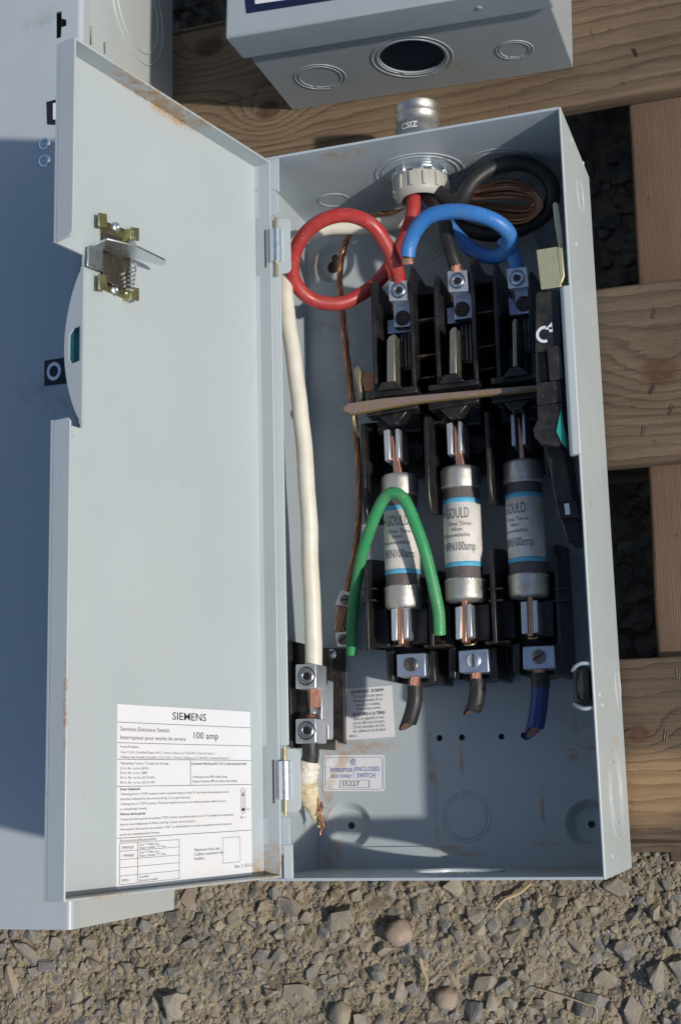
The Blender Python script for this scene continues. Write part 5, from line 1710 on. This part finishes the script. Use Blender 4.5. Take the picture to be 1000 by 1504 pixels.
MB().pxprism([(811, 300), (814, 296), (818, 298), (823, 330), (826, 363), (820, 363), (816, 340), (813, 318)], 0.1040, 0.100).build('bracket_tongue', 'yellowzinc', ib, bevel=0.0005)

# ------------------------------------------------------------------ tall grey box at the left
tb = thing('tall_enclosure', 'tall grey steel enclosure lying at the left edge, shadowed by the open door', 'electrical box', (-0.25, 0.3, ZT))
XR, YB, ZF = -0.1285, -0.0283, 0.140
XLft, YTp = -0.45, 0.86


def tpoly(pts_):
    out = []
    for (a, b) in pts_:
        p_ = spot(a, b, ZF)
        out.append((p_.x, p_.y))
    return out


tslot = tpoly([(82, 57), (90, 55), (91, 40), (98, 38), (98, 29), (91, 27), (91, 16), (82, 18)])
tb_front = MB().sheet([(XLft, YB), (XR - 0.0035, YB), (XR - 0.0035, YTp), (XLft, YTp)], [tslot], Vector((0, 0, ZF)), EX, EY, (0, 0, -0.0015)).build('front_cover', 'left', tb, smooth=30)
q = MB()
prof = []
for k in range(9):
    a = math.pi / 2 * k / 8
    prof.append((XR - 0.0035 + 0.0035 * math.sin(a), ZF - 0.0035 + 0.0035 * math.cos(a)))
prof.append((XR, ZF - 0.012))
vs = []
for yy in (YB, YTp):
    vs += [(a, yy, b) for a, b in prof]
m = len(prof)
q.add(vs, [(k, k + m, k + m + 1, k + 1) for k in range(m - 1)])
q.f = [tuple(reversed(f)) for f in q.f]
q.build('front_corner', 'left', tb, smooth=80)
sx = spot(134, 52, x=XR)
sx2 = spot(155, 70, x=XR)
sl = [[(spot(x_, y_, x=XR).y, spot(x_, y_, x=XR).z) for x_, y_ in pts_] for pts_ in ([(132.5, 38), (136, 38), (137.5, 66), (133, 66)], [(153, 62), (157, 62), (157.5, 79), (153.5, 79)])]
MB().sheet([(YB, ZT + 0.0005), (YTp, ZT + 0.0005), (YTp, ZF - 0.0115), (YB, ZF - 0.0115)], sl, Vector((XR - 0.0002, 0, 0)), EY, EZ, (-0.0015, 0, 0)).build('side_panel', 'leftside', tb, smooth=30)
MB().box(XLft, XR - 0.0018, YB, YB + 0.0015, ZT + 0.0005, ZF - 0.0016).build('end_panel', 'leftside', tb)
MB().box(XLft - 0.0015, XLft, YB, YTp, ZT + 0.0005, ZF - 0.0002).build('side_panel', 'leftside', tb)
MB().box(XLft, XR - 0.002, YTp, YTp + 0.0015, ZT + 0.0005, ZF - 0.0002).build('end_panel', 'leftside', tb)
kn = spot(203, 10, x=XR)
knockout(kn, EX, [0.0345, 0.0430], tb, 'leftside', 0.0008)
for (a, b) in ((66, 211), (66, 236)):
    c = spot(a, b, ZF)
    MB().lathe(c, EZ, [(0.0046, 0), (0.0042, 0.0011), (0.0024, 0.0018), (0.0014, 0.0016), (0.0012, 0.0006), (0, 0.0006)], 24).build('rivet', 'zinc', tb, smooth=50)
win = tpoly([(69, 150), (84, 146), (90, 184), (70, 183)])
MB().sheet(win, [], Vector((0, 0, ZF + 0.0003)), EX, EY, (0, 0, -0.0002)).build('label_window', 'decal', tb, smooth=0)
MB().sheet(tpoly([(79, 152), (96, 150), (96, 176), (79, 176)]), [], Vector((0, 0, ZF + 0.0006)), EX, EY, (0, 0, -0.0002)).build('label_window', 'whiteprint', tb, smooth=0)
dec = tpoly([(66, 530), (97, 525), (99, 563), (66, 567)])
dco = MB().sheet(dec, [], Vector((0, 0, ZF + 0.0003)), EX, EY, (0, 0, -0.0002)).build('off_mark', 'decal', tb, smooth=0)
co = spot(80, 545.5, ZF)
q = MB()
ring2d(q, lambda u, v: Vector((co.x + u, co.y + v, ZF + 0.00045)), (0, 0), 0.0053, 0.0033, 0, 360, 32, 1.2)
q.build('off_circle', 'whiteprint', dco, smooth=0)

# ------------------------------------------------------------------ second grey box at the top
ub = thing('upper_enclosure', 'closed grey steel box at the top with a round hole in its end', 'electrical box', (0.08, 0.6, ZT))
ang = -0.034
UO = Vector((-0.0273, 0.5669, 0))
UU = Vector((math.cos(ang), math.sin(ang), 0))
UV = Vector((-UU.y, UU.x, 0))
BW, BL_, BZ = 0.2155, 0.32, 0.088


def uf(x, y, z):
    return UO + UU * x + UV * y + EZ * z


def ux(px_, py_):
    d = ray(px_, py_)
    p_ = CAM + d * ((UO - CAM).dot(UV) / d.dot(UV))
    return ((p_ - UO).dot(UU), p_.z)


hx_, hz_ = ux(605, 84)
hx2, _ = ux(653, 80)
hx1, _ = ux(557, 88)
hr_ = (hx2 - hx1) / 2
MB().sheet([(0, ZT + 0.0005), (BW, ZT + 0.0005), (BW, BZ), (0, BZ)], [circle(hx_, hz_, hr_, 48)], UO, UU, EZ, UV * 0.0014).build('end_panel', 'upper', ub, smooth=30)
for (a, b, rr) in (((605, 84), None, (hr_ * 1.08, hr_ * 1.24)), ((470, 113), None, (0.0155, 0.0185)), ((755, 73), None, (0.0105, 0.0128))):
    x_, z_ = ux(*a)
    knockout(uf(x_, 0, z_), -UV, rr, ub, 'upper', 0.00055)
for (xa, xb) in ((-0.0002, 0.0012), (BW - 0.0012, BW + 0.0002)):
    q = MB()
    q.prism([uf(xa, 0.0016, ZT + 0.0005), uf(xb, 0.0016, ZT + 0.0005), uf(xb, BL_, ZT + 0.0005), uf(xa, BL_, ZT + 0.0005)], (0, 0, BZ - ZT))
    q.build('side_panel', 'upper', ub, smooth=30)
q = MB()
q.prism([uf(0, 0.0016, ZT + 0.0005), uf(BW, 0.0016, ZT + 0.0005), uf(BW, BL_, ZT + 0.0005), uf(0, BL_, ZT + 0.0005)], (0, 0, 0.0014))
q.prism([uf(0, BL_, ZT + 0.0005), uf(BW, BL_, ZT + 0.0005), uf(BW, BL_ + 0.0014, ZT + 0.0005), uf(0, BL_ + 0.0014, ZT + 0.0005)], (0, 0, BZ - ZT))
q.build('back_panel', 'upper', ub, smooth=30)
MB().prism([uf(-0.0035, -0.0042, 0.084), uf(BW + 0.0035, -0.0042, 0.084), uf(BW + 0.0035, BL_ + 0.003, 0.084), uf(-0.0035, BL_ + 0.003, 0.084)], (0, 0, 0.0310)).build('cover', 'upper', ub, bevel=0.0016, seg=3)
x_, z_ = ux(706, 9)
c = uf(x_, -0.0042, 0.100)
MB().lathe(c, -UV, [(0, 0.0009), (0.0014, 0.0007), (0.0022, 0)], 14).build('spot_weld', 'upper', ub)
zc = 0.1152
st = [spot(a, b, zc) for a, b in ((362, 20), (497, -1), (560, -70), (352, -70))]
stk = MB().prism(st, (0, 0, 0.00015)).build('warning_sticker', 'navysticker', ub, smooth=0)
st = [spot(a, b, zc + 0.0002) for a, b in ((375, 6), (432, -2), (428, -60), (368, -60))]
MB().prism(st, (0, 0, 0.00012)).build('sticker_panel', 'paper', stk, smooth=0)
pa, pb = spot(378, 4, zc), spot(428, -4, zc)
du_ = (pb - pa).normalized()
dv_ = Vector((-du_.y, du_.x, 0))
q = MB()
text_mesh(q, [('NO. DE CAT.  SERIE A1', 0.001, 0.0014, 0.0011, 0.9, 'LEFT', 0.0)], lambda u, v: pa + du_ * u + dv_ * v + EZ * 0.0005)
q.build('printed_text', 'ink', stk, smooth=0)
